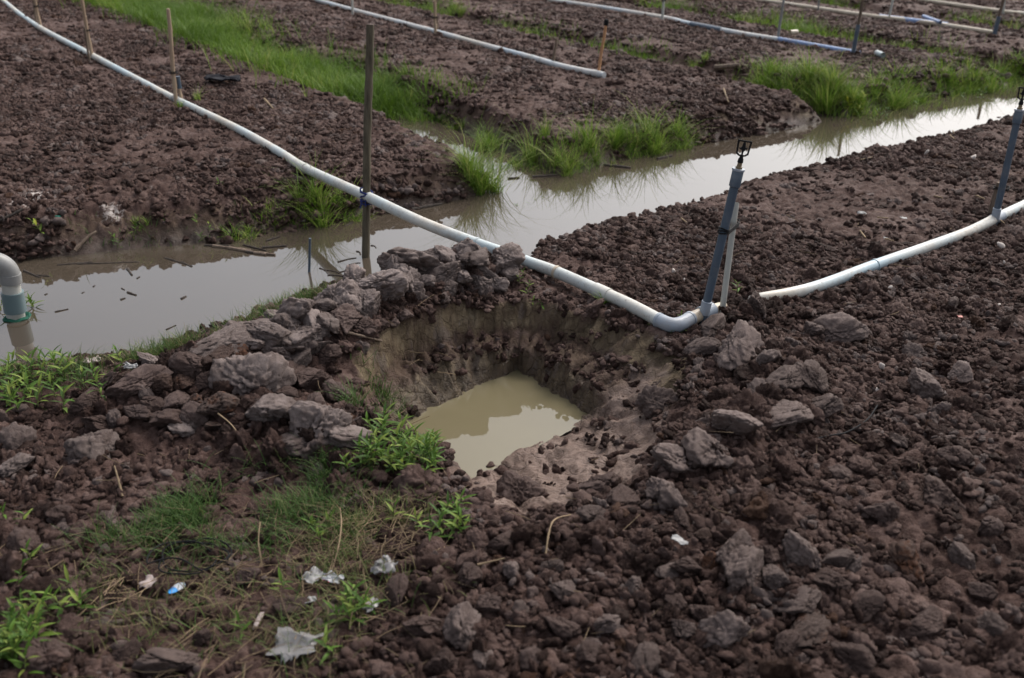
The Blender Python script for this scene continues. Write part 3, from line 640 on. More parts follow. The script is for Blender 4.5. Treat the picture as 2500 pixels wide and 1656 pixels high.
LUMPS = [
    # ridge
    ('ridge', 'grey', [(545, 822, 112, 1.7), (635, 800, 112, 1.3), (690, 828, 92, 1.1), (752, 812, 84, 1.1), (722, 760, 84, 1.1), (778, 752, 66, 1), (825, 728, 84, 1.1), (888, 738, 90, 1.2),
      (918, 690, 104, 1.3), (1003, 640, 118, 1.4), (998, 684, 72, 1), (1083, 668, 78, 1), (1120, 665, 60, 1), (1158, 626, 92, 1.2), (1170, 690, 60, 1), (1226, 640, 76, 1.1), (1142, 606, 66, 1.3), (1210, 695, 46, 1),
      (1050, 626, 60, 1), (960, 668, 60, 1), (860, 690, 60, 1), (795, 785, 56, 1), (612, 930, 138, 1.25), (677, 863, 66, 1), (727, 879, 60, 1), (364, 879, 56, 1.2), (1040, 690, 56, 1), (950, 722, 56, 1), (655, 850, 54, 1.2), (880, 770, 48, 1), (1085, 625, 60, 1.1), (1190, 665, 56, 1.2), (1130, 640, 50, 1), (1035, 655, 62, 1.1), (960, 640, 52, 1.2), (925, 655, 50, 1), (860, 715, 58, 1.1), (955, 700, 60, 1), (1010, 712, 46, 1.1), (1090, 705, 48, 1), (845, 755, 56, 1.1), (765, 790, 60, 1.2), (700, 790, 66, 1.3), (665, 775, 50, 1.2), (600, 835, 64, 1.2), (575, 800, 56, 1.3), (725, 840, 54, 1), (770, 845, 50, 1), (1245, 668, 40, 1.1), (510, 850, 60, 1.4)]),
    ('ridge_brown', 'brown', [(836, 780, 84, 1), (471, 886, 96, 1.2), (325, 936, 116, 1.2), (413, 1020, 92, 1.2), (245, 1028, 76, 1), (765, 982, 60, 1), (260, 930, 76, 1), (690, 920, 70, 1), (745, 925, 66, 1), (560, 930, 50, 1), (500, 930, 60, 1),
      (370, 985, 66, 1), (470, 1020, 60, 1), (330, 1010, 60, 1), (620, 985, 50, 1), (800, 870, 60, 1), (880, 800, 50, 1), (780, 930, 50, 1), (700, 960, 50, 1), (820, 960, 46, 1), (210, 980, 60, 1), (440, 975, 70, 1.2), (930, 790, 50, 1.2), (985, 770, 44, 1)]),
    ('ridge_rust', 'rust', [(536, 863, 92, 1.2), (593, 873, 82, 1.4), (536, 982, 88, 1.1), (440, 932, 70, 1.2), (517, 1040, 36, 1), (400, 945, 60, 1), (480, 985, 44, 1)]),
    ('weed', 'grey', [(658, 1001, 108, 1.2), (773, 1038, 150, 1.35), (708, 1085, 96, 1.2), (852, 1066, 112, 1.3), (235, 1085, 104, 1.4), (440, 1047, 56, 1.2), (30, 1138, 84, 1.2)]),
    ('right', 'tan', [(1738, 796, 92, 1.6), (1814, 848, 118, 1.2), (1846, 749, 60, 1), (1985, 806, 56, 1), (2046, 806, 96, 1.5), (1918, 929, 86, 1), (1984, 925, 84, 1), (2002, 990, 86, 1.1), (1930, 1009, 114, 1.4), (1788, 1036, 122, 1.2),
      (2254, 940, 76, 1), (2346, 913, 56, .9), (2197, 1074, 46, 1), (1596, 990, 80, 1), (1715, 850, 60, 1), (1770, 880, 50, 1.2), (2438, 691, 40, 1.3), (2327, 745, 34, 1), (1870, 880, 56, 1), (1740, 1080, 56, 1.2), (2300, 1000, 44, 1)]),
    ('rubble', 'tan', [(1447, 1258, 60, 1.1), (1617, 1199, 80, 1.1), (1650, 1127, 104, 1.3), (1727, 1103, 112, 1.3), (1799, 1345, 92, .95), (1812, 1400, 96, 1.1), (1969, 1356, 84, 1), (1892, 1407, 74, 1.2), (1941, 1468, 92, 1.2), (1546, 1429, 50, 1), (2359, 1363, 66, 1.4),
      (1782, 1550, 96, 1), (1573, 1622, 78, 1), (1125, 1543, 88, 1), (1190, 1620, 66, 1), (1661, 1534, 58, 1.1), (410, 1612, 124, 1.1), (1380, 1440, 64, 1.2), (1270, 1500, 56, 1), (1640, 1400, 70, 1.3), (1345, 1385, 46, 1), (2040, 1365, 62, 1), (1480, 1520, 70, 1), (2420, 1540, 70, 1.1), (1250, 1390, 44, 1)]),
    ('rubble_brown', 'brown', [(1266, 1208, 94, .9), (1458, 1182, 76, 1.2), (1524, 1213, 86, 1.3), (1667, 1265, 46, 1), (2293, 1204, 96, 1.3), (1711, 1501, 56, 1), (1656, 1479, 50, 1), (1925, 1578, 66, 1), (1475, 1292, 50, 1), (1365, 1528, 66, 1.1), (2024, 1418, 76, 1.3),
      (1034, 1517, 108, 1.3), (963, 1451, 76, 1.1), (1140, 1411, 64, 1.2), (1870, 1358, 60, .9), (1680, 1380, 70, 1.2), (2120, 1480, 80, 1.2), (2260, 1520, 84, 1.2), (2400, 1440, 70, 1), (2150, 1250, 60, 1), (1560, 1340, 52, 1), (1080, 1620, 70, 1), (1440, 1600, 64, 1), (2080, 1600, 90, 1.2), (1300, 1620, 60, 1),
      (1200, 1480, 56, 1), (2420, 1280, 60, 1), (2060, 1160, 56, 1.1), (2330, 1110, 60, 1), (1230, 1320, 48, 1)]),
    ('rubble_rust', 'rust', [(2216, 1372, 92, 1.3), (1969, 1532, 104, 1.5), (1730, 1370, 38, 1), (1480, 1300, 40, 1), (1720, 1300, 36, 1.2)]),
    ('field', 'brown', [(603, 1411, 60, 1.1), (705, 1477, 70, 1.1), (253, 1259, 36, 1), (110, 1590, 90, 1.2), (60, 1330, 80, 1.2), (300, 1600, 70, 1), (140, 1250, 50, 1), (490, 1560, 50, 1)])]
OWN = {(612, 930): 'biggest pale grey clay lump of the heap, among rusty lumps', (1142, 606): 'grey clay lump wedged under the pipe on the ridge', (364, 879): 'small grey lump beside the white scrap on the heap', (1003, 640): 'widest grey slab on top of the ridge facing the wooden pole',
       (1738, 796): 'flat grey slab leaning on the pipe at the tall riser foot', (1596, 990): 'blocky grey lump sitting on the edge of the wet mud flat', (2046, 806): 'flat cracked grey slab on the spoil below the half-buried pipe', (1814, 848): 'large grey lump on the spoil between elbow and pit corner',
       (1846, 749): 'lump covering the buried end of the half-buried pipe', (410, 1612): 'large cracked grey lump on the littered turf beyond the plastic bag', (1799, 1345): 'pale long slab in the rubble, upper of two touching', (1812, 1400): 'pale long slab in the rubble, lower of two touching',
       (235, 1085): 'grey lump alone on the clods above the turf', (773, 1038): 'largest grey clay block beside the leafy weeds at the pit', (30, 1138): 'grey lump on the clods below the canal weed bed', (1266, 1208): 'upright brown lump at the low corner of the mud flat',
       (517, 1040): 'small bright orange lump at the root of the arching dry stem', (1034, 1517): 'large dark lump between leafy weeds and rubble', (2293, 1204): 'dark lump with a flat pale top alone on the rubble', (603, 1411): 'cracked brown lump beside the coil of cord'}
def label_for(key, px, py):
    nm, lab, grp = LABELS[key]
    if (px, py) in OWN: return nm, OWN[(px, py)], grp
    if key == 'ridge':
        if px > 1100: return nm, 'grey cracked clay lump where the ridge meets the pipe', grp + ', pipe end'
        if px > 850: return nm, 'grey cracked clay lump in the ridge facing the wooden pole', grp + ', pole side'
        if px > 700: return nm, 'grey cracked clay lump in the ridge next to the brown crumbly lumps', grp + ', middle'
        return nm, 'grey clay lump in the ridge end overlooking the bank grass', grp + ', grass end'
    if key == 'right':
        if px > 2150: return nm, 'stray grey lump lying apart on the spoil beside the thin cord', grp + ', strays'
        if py > 890: return nm, 'grey lump in the row along the open side of the pit', grp + ', pit row'
    if key == 'rubble' and py < 1270: return nm, 'grey lump in the rubble touching the wet mud flat', grp + ', mud side'
    if key == 'rubble_brown' and py < 1300: return nm, 'brown lump in the rubble close to the mud flat', grp + ', mud side'
    if key == 'ridge_brown' and px > 600: return nm, 'brown crumbly lump on the pit side of the grey ridge', grp + ', pit side'
    return nm, lab, grp
lr = random.Random(3)
for key, mk, items in LUMPS:
    for (px, py, w, asp) in items:
        nm, lab, grp = label_for(key, px, py)
        p = hit(px, py + .22 * w); sz = pxsize(w, p.x, p.y, p.z) * (.68 if key == 'ridge' else .62)
        o = put(nm, lr.choice(LUMP[mk])); sx = sz * lr.uniform(.92, 1.08); sy = sz * lr.uniform(.8, 1.0); szz = sz / asp * lr.uniform(.78, .95)
        o.location = (p.x, p.y + sz * .25, p.z + szz * .26)
        o.rotation_euler = (lr.uniform(-.55, .55), lr.uniform(-.55, .55), lr.uniform(0, 6.28)); 
        av = (sx + sy) / 2; o.scale = (av * lr.uniform(.9, 1.12), av * lr.uniform(.8, 1.05), szz)
        tag(o, lab, 'clay lump', grp)

# ------------------------------------------------------------------ pipes
PR = .029
def pipe_thing(name, label, pts, mat, rad=PR, couplings=(), group=None, ends=()):
    """pts: (px, py, level of the axis)"""
    W = [Vector((*g(px, py, z), z)) for px, py, z in pts]; path = spline(W, 6)
    t = thing(name, label, 'pipe', W[-1], group); inv = -W[-1]
    MB().tube([p + inv for p in path], rad, 18).build('pipe_run', mat, t)
    for (px, py, z, m2, ln) in couplings:
        c = Vector((*g(px, py, z), z)); i = min(range(1, len(path) - 1), key=lambda k: (path[k] - c).length)
        d = (path[i + 1] - path[i - 1]).normalized(); c = path[i]
        MB().tube([c - d * ln / 2 + inv, c + d * ln / 2 + inv], rad + .0035, 18).build('coupling', m2, t)
    return t, path
A_pts = [(-60, -60, .014), (11, 4, .014), (86, 61, .014), (222, 134, .014), (337, 195, .014), (429, 243, .014), (574, 312, .014), (681, 371, .02), (746, 411, .04), (892, 478, .10), (1030, 543, .10), (1164, 595, .085), (1221, 615, .075), (1294, 642, .052), (1359, 665, .042),
         (1470, 714, .040), (1546, 749, .040), (1612, 784, .040)]
tA, pathA = pipe_thing('irrigation_pipe', 'long pale PVC pipe crossing the canal tied to the wooden pole', A_pts, M['pvc'],
                       couplings=[(746, 411, .04, M['pvc'], .02), (1359, 665, .042, M['pvc_cream'], .014), (1470, 714, .040, M['pvc'], .09), (429, 243, .014, M['grey_pvc'], .06), (1160, 592, .085, M['pvc'], .012)])
inv = -Vector(tA.location)
e0 = Vector((*g(1612, 784, .040), .040)); e1 = Vector((*g(1648, 799, .040), .040)); e2 = Vector((*g(1684, 779, .040), .040)); e3 = Vector((*g(1722, 763, .042), .042)); e4 = Vector((*g(1790, 745, -.07), -.07))
el = spline([e0 + (e0 - e1) * .1, e0.lerp(e1, .55), e1.lerp(e0.lerp(e2, .5), .28), e2.lerp(e1, .55), e2], 6)
MB().tube([p + inv for p in el], PR + .003, 18).build('elbow', M['fitting'], tA)
for c, d in ((el[0], (el[1] - el[0]).normalized()), (el[-1], (el[-1] - el[-2]).normalized())):
    MB().tube([c - d * .006 + inv, c + d * .006 + inv], PR + .005, 18).build('elbow_lip', M['fitting'], tA)
MB().tube([e2.lerp(e1, .3) + inv, e3 + inv, e4 + inv], PR, 18).build('pipe_stub', M['pvc_cream'], tA)
jd = (e3 - e2).normalized(); MB().tube([e3 - jd * .035 + inv, e3 + jd * .045 + inv], PR + .005, 18).build('tee_fitting', M['fitting'], tA)

R_pts = [(1805, 742, -.06), (1835, 734, -.012), (1858, 730, .018), (1983, 704, .026), (2136, 648, .026), (2251, 608, .026), (2365, 566, .026), (2434, 532, .024), (2500, 501, .014), (2570, 468, .0), (2700, 410, .0)]
tR, pathR = pipe_thing('irrigation_pipe', 'pale PVC pipe half buried along the near bed behind the spoil', R_pts, M['pvc'], couplings=[(2136, 648, .026, M['pvc'], .012), (2434, 532, .024, M['fitting'], .10)])
pipe_thing('irrigation_pipe', 'bleached PVC pipe ending at an orange stake on the middle bed', [(700, -22, .016), (800, 8, .016), (903, 36, .016), (1064, 78, .014), (1183, 111, .014), (1301, 142, .014), (1374, 163, .014), (1475, 184, .014)], M['pvc_far'],
           couplings=[(1455, 180, .014, M['pvc_far'], .10), (1301, 142, .014, M['pvc'], .02)])
pipe_thing('irrigation_pipe', 'PVC pipe with grey and white lengths joined to a blue pipe', [(1230, -18, .014), (1343, 0, .014), (1470, 19, .014), (1623, 44, .014), (1677, 57, .014), (1749, 71, .014), (1830, 86, .014), (1900, 97, .014)], M['pvc_far'],
           couplings=[(1730, 67, .014, M['riser'], .55)])
pipe_thing('blue_pipe', 'blue pipe length ending beside a leaning rusty riser', [(1890, 95, .014), (1960, 107, .014), (2040, 121, .014), (2098, 131, .014)], M['pvc_blue'])
pipe_thing('irrigation_pipe', 'thin pale pipe with a blue middle ending at the tall dark stake', [(1780, -12, .014), (1853, 0, .014), (1983, 19, .014), (2128, 40, .014), (2228, 51, .014), (2319, 64, .014), (2423, 80, .014)], M['pvc_cream'],
           couplings=[(2235, 51, .014, M['pvc_blue'], .95)])
pipe_thing('irrigation_pipe', 'farthest cream pipe on the last bed beyond the loose blue offcut', [(2200, -8, .014), (2289, 6, .014), (2450, 29, .014), (2500, 34, .014), (2600, 46, .014)], M['pvc_cream'])
def offcut(name, label, a, b, z, rad, mat, cat='pipe'):
    A = Vector((*g(*a, z), z)); B = Vector((*g(*b, z), z)); t = put(name, MB().tube([A - A, B - A], rad, 14, cap=False).tube([B - A, A - A], rad * .86, 14, cap=False).mesh(name, mat)); t.location = A
    return tag(t, label, cat)
offcut('pipe_offcut', 'loose blue pipe offcut lying above the blue-middled pipe', (2254, 40), (2296, 55), .05, .022, M['pvc_blue'])
offcut('pipe_offcut', 'short cream pipe offcut on the bed beside the blue pipe', (1929, 80), (1946, 79), .045, .03, M['pvc_cream'])
offcut('pipe_offcut', 'short pale blue pipe offcut near the end of the blue pipe', (2140, 129), (2155, 135), .04, .028, M['pvc'])

# ------------------------------------------------------------------ sprinkler risers
def sprinkler(t, top, axis, sc=1.0):
    """nozzle body, square bail frame and spinner on top of a riser; all in the riser's space"""
    ex = Vector((1, -.15, 0)); ex = (ex - axis * ex.dot(axis)).normalized(); ey = axis.cross(ex); turn = Matrix((ex, ey, axis)).transposed()
    def T(x, y, z): return top + turn @ Vector((x * sc, y * sc, z * sc))
    MB().tube([T(0, 0, -.005), T(0, 0, .012), T(0, 0, .013), T(0, 0, .03)], [.016 * sc, .016 * sc, .0115 * sc, .0105 * sc], 12).build('adapter', M['brass'], t)
    MB().tube([T(0, 0, .03), T(0, 0, .034), T(0, 0, .047), T(0, 0, .052), T(0, 0, .066)], [.0135 * sc, .0135 * sc, .012 * sc, .009 * sc, .0075 * sc], 10).build('nozzle', M['black'], t)
    fr = [T(-.013, 0, .062), T(-.0245, 0, .072), T(-.028, 0, .128), T(.028, 0, .128), T(.0245, 0, .072), T(.013, 0, .062)]
    m = MB()
    for a, b in zip(fr[:-1], fr[1:]): m.tube([a, b], .0042 * sc, 8)
    m.tube([fr[0], fr[-1]], .004 * sc, 8)
    for p in fr[1:-1]: m.tube([p - Vector((0, 0, .0042 * sc)), p + Vector((0, 0, .0042 * sc))], .0042 * sc, 8)
    m.build('bail_frame', M['black'], t)
    m = MB().tube([T(0, 0, .066), T(0, 0, .085), T(0, 0, .088), T(0, 0, .1), T(0, 0, .126)], [.004 * sc, .005 * sc, .012 * sc, .010 * sc, .0035 * sc], 10)
    m.tube([T(-.017, .004, .093), T(.017, -.004, .098)], .004 * sc, 8); m.build('spinner', M['black'], t)
def riser(label, base_px, top_px, z0, rad, height, lean_px=None):
    B = Vector((*g(*base_px, z0), z0))
    # the top lies on the sight line of its mark at the distance that gives this height
    best = at_depth(*top_px, B.y + .01); height = (best - B).length
    t = thing('sprinkler_riser', label, 'sprinkler', B, 'sprinkler risers along the near bed'); Tt = best - B; ax = Tt.normalized()
    MB().tube([ax * -.05, ax * (height - .02)], rad, 18).build('riser_pipe', M['riser'], t)
    MB().tube([ax * -.01, ax * .05, ax * .052], [rad + .004, rad + .004, rad + .001], 18).build('base_socket', M['fitting'] if rad < .02 else M['riser'], t)
    MB().tube([ax * (height - .075), ax * (height - .072), ax * (height - .003), ax * height], [rad + .001, rad + .005, rad + .005, rad + .003], 18).build('top_socket', M['riser'], t)
    MB().tube([ax * (height - .006), ax * (height + .002)], rad + .008, 18).build('socket_lip', M['fitting'], t)
    sprinkler(t, ax * height, ax, .9)
    return t, ax
t1, ax1 = riser('slate blue sprinkler riser tied to a white PVC stake at the elbow', (1720, 762), (1803, 413), .06, .0185, .67)
t2, ax2 = riser('slate blue sprinkler riser tied to a dark wooden stub on the half-buried pipe', (2430, 530), (2489, 268), .045, .0185, .68)
# ties
def ring(c, ax, rx, ry, r, mat, name, parent, n=2, ex=None):
    q = ax.to_track_quat('Z', 'Y').to_matrix(); m = MB()
    if ex is not None:
        ex = (ex - ax * ex.dot(ax)).normalized(); q = Matrix((ex, ax.cross(ex), ax)).transposed()
    for k in range(n):
        pts = [c + ax * (k * .009) + q @ Vector((ry * math.cos(a) + (rx - ry) * (1 if math.cos(a) > 0 else -1), ry * math.sin(a), .003 * math.sin(2 * a + k))) for a in np.linspace(0, 2 * math.pi, 21)]
        m.tube(pts, r, 6, cap=False)
    return m.build(name, mat, parent)
S1b = Vector((*g(1764, 752, .03), .03)); S1t = at_depth(1797, 496, S1b.y + .03); d = (S1t - S1b)
st1 = thing('support_stake', 'white PVC stake propping the tall blue riser at the elbow', 'stake', S1b)
MB().tube([d * -.15, d], .0135, 14, cap=False).tube([d, d * -.15], .0115, 14, cap=False).build('stake_tube', M['white_pvc'], st1)
pR = Vector(t1.location) + ax1 * .36
f = (pR.z - S1b.z) / d.z; pS = S1b + d * f; mid = (pR + pS) / 2
ty = ring(mid - S1b, ax1, (pR - pS).length / 2 + .023, .0235, .0032, M['black'], 'cable_tie', st1, 3, pS - pR)
S2b = Vector((*g(2417, 526, .0), .0)); S2t = at_depth(2440, 446, S2b.y); d2 = S2t - S2b
st2 = thing('support_stake', 'short dark wooden stub tied to the riser on the half-buried pipe', 'stake', S2b)
MB().tube([d2 * -.1, d2 * .5, d2], [.017, .018, .016], 9).build('stake_wood', M['bark'], st2)
ring(d2 * .82 + Vector((.02, 0, 0)), ax2, .042, .03, .003, M['black'], 'cable_tie', st2, 2)

# ------------------------------------------------------------------ wooden pole in the canal, with its rope
PB = Vector((*g(892, 640, WZ - .12), WZ - .12)); pb = Vector((*g(892, 626, WZ), WZ))
PT = at_depth(903, 61, pb.y + .17); d = PT - pb
pole = thing('wooden_pole', 'dark weathered wooden pole standing in the canal and tied to the pipe', 'pole', pb)
k = 26; pts = [d * (-.14 + 1.14 * i / k) + Vector((.0025 * math.sin(i * .33), .002 * math.cos(i * .5), 0)) for i in range(k + 1)]
rad = [(.0235 - .002 * i / k) * (1 + .03 * math.sin(i * 2.3) + .045 * random.uniform(-1, 1)) for i in range(k + 1)]
pm = MB().tube(pts, rad, 14); pm.build('pole_shaft', M['pole'], pole)
ra = Vector((*g(892, 478, .10), .10)) - pb; ax = d.normalized(); m = MB()
for j in range(5):
    pts = []
    for a in np.linspace(0, 2 * math.pi, 20):
        pts.append(d * ((ra.z + .002 * j) / d.z) + Vector((.034 * math.cos(a), .034 * math.sin(a), (j - 2) * .011 + .014 * math.sin(a + j * 1.3))))
    m.tube(pts, .0045, 6, cap=False)
for j in range(3): m.tube([d * (ra.z / d.z) + Vector((.02 - .02 * j, -.034, .0)), d * (ra.z / d.z) + Vector((.03 - .03 * j, -.05, -.03 - .012 * j))], .004, 6)
m.build('rope_tie', M['bluetie'], pole)

# ------------------------------------------------------------------ thin stakes along the pipes
def stake(label, top, bot, z, rad, mat, name='bamboo_stake', nodes=True, cap=None, dy=0.0, cat='stake'):
    B = Vector((*g(*bot, z), z)); T = at_depth(*top, B.y + dy) - B
    t = thing(name, label, cat, B); n = 15; pts = []; rr = []
    for i in range(n + 1):
        f = -.12 + 1.12 * i / n; pts.append(T * f + Vector((.0018 * math.sin(i * .7), 0, 0)) * (1 if nodes else 0)); rr.append(rad * (1.18 if nodes and i % 4 == 0 else 1.0) * (1 - .12 * i / n))
    MB().tube(pts, rr, 10).build('stake_shaft', mat, t)
    if cap: MB().tube([T * .94, T * 1.0, T * 1.06], [rad * 1.5, rad * 1.7, rad * 1.3], 10).build('sprinkler_cap', M['black'], t)
    return t, T
def band(t, T, f, r): ring(T * f, T.normalized(), r, r, .004, M['black'], 'tie_band', t, 2)
s, T = stake('tallest pale stake on the long pipe beside a short blue-topped stub', (411, 22), (429, 243), .03, .017, M['bamboo']); band(s, T, .30, .03)
s, T = stake('short orange stub with a blue sleeve beside the tallest pale stake', (434, 188), (443, 244), .02, .013, M['bamboo']); MB().tube([T * .5, T * 1.02], .019, 10).build('sleeve', M['riser'], s)
s, T = stake('brown bamboo stake on the long pipe with a thinner stake tied to it', (194, -30), (224, 134), .03, .017, M['bamboo']); band(s, T, .36, .034)
stake('thin grey stake tied to the brown bamboo stake', (206, 66), (219, 150), .0, .011, M['bark'])
s, T = stake('paired bamboo stake with a black band at the far end of the long pipe', (80, -30), (98, 62), .03, .017, M['bamboo']); band(s, T, .5, .03)
stake('thinner grey partner of the banded bamboo stake', (78, -30), (89, 57), .0, .012, M['bark'])
stake('white stake at the far part of the middle-bed pipe', (858, -40), (861, 30), .03, .016, M['white_pvc'], nodes=False)
s, T = stake('tan stake with a black band on the middle-bed pipe', (1061, 2), (1063, 77), .03, .019, M['bamboo']); band(s, T, .45, .034)
stake('thin short stake beside the banded tan stake', (1066, 36), (1069, 75), .02, .011, M['bark'])
stake('thin grey stake between the banded stake and the orange stake', (1359, 95), (1350, 154), .02, .014, M['bark'])
s, T = stake('orange-brown stake with black sprinkler cap at the end of the middle-bed pipe', (1480, 55), (1461, 176), .03, .014, M['orange'], cap=True)
s, T = stake('pale stake with a dark band above the grey length of pipe', (1623, -25), (1617, 43), .03, .017, M['white_pvc'], nodes=False); band(s, T, .6, .024)
stake('grey leaning stake at the joint of white and blue pipe', (1918, -30), (1899, 92), .03, .016, M['grey_pvc'], nodes=False)
s, T = stake('rusty riser with slate sleeve at the end of the blue pipe', (2109, -15), (2083, 128), .03, .018, M['bark']); MB().tube([T * .0, T * .48], .023, 10).build('sleeve', M['riser'], s)
stake('thin pale stake over the thin blue-middled pipe', (2001, -30), (1998, 20), .03, .014, M['grey_pvc'], nodes=False)
stake('pale leaning stake where the thin pipe turns blue', (2186, -30), (2171, 42), .03, .016, M['white_pvc'], nodes=False)
s, T = stake('tall dark rusty stake at the end of the thin blue-middled pipe', (2457, -30), (2427, 86), .0, .020, M['bark']); MB().tube([T * .0, T * .4], .025, 10).build('sleeve', M['riser'], s)
stake('pale stake at the farthest cream pipe', (2456, -35), (2449, 28), .03, .017, M['white_pvc'], nodes=False)
stake('thin slate grey stake standing in the canal beside the grassy far bank', (757, 582), (755, 664), WZ, .0075, M['riser'], nodes=False)

# ------------------------------------------------------------------ intake pipe with elbow at the canal edge
IB = Vector((*g(38, 775, WZ), WZ)); it = thing('intake_pipe', 'thick grey intake pipe with elbow standing in the canal', 'pipe', IB)
def I(px, py): return at_depth(px, py, IB.y) - IB
r0 = pxsize(47, IB.x, IB.y) / 2
bt, tp = I(40, 778), I(22, 668); dn = (bt - tp)
MB().tube([tp + dn * -.02, bt + dn * .6], r0 * .93, 22).build('pipe_run', M['white_pvc'], it)
MB().tube([I(30, 713), I(38, 760)], r0 * 1.12, 22).build('sleeve', M['teal_pvc'], it)
MB().tube([I(24, 668), I(27, 690)], r0 * 1.1, 22).build('collar', M['grey_pvc'], it)
up = -dn.normalized(); left = Vector((-.93, -.36, 0)); c0 = I(24, 672); R = r0 * 1.7
arc = [c0 + up * (R * math.sin(a)) + left * (R * (1 - math.cos(a))) for a in np.linspace(0, math.pi / 2, 12)] + [c0 + up * R + left * (R + .12)]
MB().tube(arc, r0 * 1.04, 22).build('elbow', M['grey_pvc'], it)
MB().tube([arc[-1] - left * .08, arc[-1] + left * 1.2], r0 * .93, 22).build('outlet_run', M['white_pvc'], it)
m = MB()
for j in range(7):
    a0 = j * .9; pts = [bt + Vector(((r0 * 1.12 + .006 * math.sin(3 * a + a0)) * math.cos(a), (r0 * 1.12 + .006 * math.cos(2 * a + a0)) * math.sin(a), -.008 + .014 * math.sin(a * 2 + a0) - .006 * (j % 3))) for a in np.linspace(0, 2 * math.pi, 26)]
    m.tube(pts, .014, 6, cap=False)
m.build('green_net_wrap', M['net'], it)

# ------------------------------------------------------------------ grass
def blades(P, H, wid, lean, seed, tone=(0, 1), droop=.5, segs=4):
    """P (n,3) roots, H (n,) lengths -> verts, faces, tone"""
    rs = np.random.default_rng(seed); n = len(P); az = rs.uniform(0, 6.283, n); ln = np.abs(rs.normal(lean, lean * .45, n)); dr = rs.uniform(.2, 1, n) * droop
    face = az + math.pi / 2 + rs.normal(0, .5, n); wv = np.column_stack([np.cos(face), np.sin(face), np.zeros(n)]); hv = np.column_stack([np.cos(az), np.sin(az)])
    ww = wid * rs.uniform(.6, 1.3, n); V = np.zeros((n, (segs + 1) * 2, 3))
    for k in range(segs + 1):
        f = k / segs; out = H * (ln * f + dr * f * f * f * .8); zz = H * (f * np.sqrt(np.clip(1 - ln ** 2 * .4, .2, 1)) - dr * f ** 3 * .45)
        c = P + np.column_stack([hv[:, 0] * out, hv[:, 1] * out, zz]); w = ww * (1 - f ** 1.6) * .5 + .0003
        V[:, 2 * k] = c - wv * w[:, None]; V[:, 2 * k + 1] = c + wv * w[:, None]
    m = (segs + 1) * 2; b = (np.arange(n) * m)[:, None]
    F = np.concatenate([np.concatenate([b + 2 * k, b + 2 * k + 1, b + 2 * k + 3, b + 2 * k + 2], 1) for k in range(segs)], 0)
    tn = np.repeat(np.clip(rs.normal((tone[0] + tone[1]) / 2, (tone[1] - tone[0]) / 3.2, n), 0, 1), m)
    return V.reshape(-1, 3), F, tn
def grass_obj(name, V, F, tn, mat):
    me = mesh_np(name, V, F, mat, True); a = me.attributes.new('tone', 'FLOAT', 'POINT'); a.data.foreach_set('value', tn.astype(np.float32)); return put(name, me)
def roots(x, y): 
    h, _ = macro(x, y); return np.column_stack([x, y, np.maximum(h, WZ - .03) - .004])
# ditch between first and middle bed: dense
def ditch_grass(name, n, tr, dfun, spread, hgt, dens, seed, label=None, wid=.006):
    rs = np.random.default_rng(seed); t = tr[0] + (tr[1] - tr[0]) * rs.uniform(0, 1, n); sc, hw, fl = dfun(t * 0, t); s = sc + rs.normal(0, spread, n) * hw
    x, y = from_st(s, t); m = (fbm(x, y, seed, 3, 1.1) + dens - .5 * (1 - sstep(tr[0], tr[0] + 1.2, t)) > rs.uniform(-.35, .35, n)); x, y = x[m], y[m]
    H = hgt * rs.uniform(.4, 1.15, len(x)) * (.35 + 1.1 * vnoise(x * 2.2, y * 2.2, seed + 5))
    V, F, tn = blades(roots(x, y), H, wid, .36, seed, (.05, .9), .7); tn = tn * np.repeat(np.clip(.15 + 1.25 * vnoise(x * 1.7, y * 1.7, seed + 9), 0, 1.2), len(tn) // len(x))
    return kind(grass_obj(name, V, F, np.clip(tn, 0, 1), M['grass']), 'stuff')
ditch_grass('ditch_grass', 38000, (7.2, 15.5), ditch_AB, .50, .29, .2, 1)
ditch_grass('ditch_grass', 5200, (6.2, 13.5), ditch_BC, .55, .17, -.18, 2)
ditch_grass('ditch_grass', 5200, (6.0, 11), ditch_CD, .6, .19, -.02, 4)
ditch_grass('ditch_grass', 2500, (6.0, 10), ditch_DE, .6, .18, -.05, 6)
# tufts one can tell apart
def tuft(label, px, py, wpx, hpx, n, group=None, seed=0, lean=.42, tone=(.1, .95), wid=.0042, mat='grass', name='grass_tuft', droop=.8):
    p = hit(px, py); rs = np.random.default_rng(seed + int(px) * 7 + int(py)); r = pxsize(wpx, p.x, p.y, p.z) / 2; h = pxsize(hpx, p.x, p.y, p.z)
    nk = 4 + n // 70; ca_ = rs.uniform(0, 6.283, nk); cq = np.sqrt(rs.uniform(0, 1, nk)) * r * .8; kk = rs.integers(0, nk, n); hk = rs.uniform(.55, 1.15, nk)[kk]
    x = p.x + (np.cos(ca_) * cq)[kk] + rs.normal(0, r * .10, n); y = p.y + (np.sin(ca_) * cq)[kk] * .8 + rs.normal(0, r * .10, n)
    P = roots(x, y); P[:, 2] = np.maximum(P[:, 2], p.z - .1); P -= np.array(p)
    o = grass_obj(name, *blades(P, h * hk * (.25 + .95 * rs.beta(1.6, 2.2, n)), wid, lean, seed + n, tone, droop), M[mat]); o.location = p
    return tag(o, label, 'grass', group)
tuft('bright grass tuft standing in the water at the mouth of the grassy ditch', 1172, 458, 110, 150, 520, lean=.38)
tuft('grass tuft on the middle bed bank behind the tuft in the water', 1195, 385, 95, 95, 330)
tuft('grass clump on the bank under the pipe beside the wooden pole', 768, 528, 110, 130, 360, lean=.45)
tuft('low grass hanging over the water against the wooden pole', 850, 520, 100, 70, 260, lean=.6)
tuft('wispy tall grass tuft on the middle bed bank facing the canal', 1308, 385, 60, 130, 170, lean=.25)
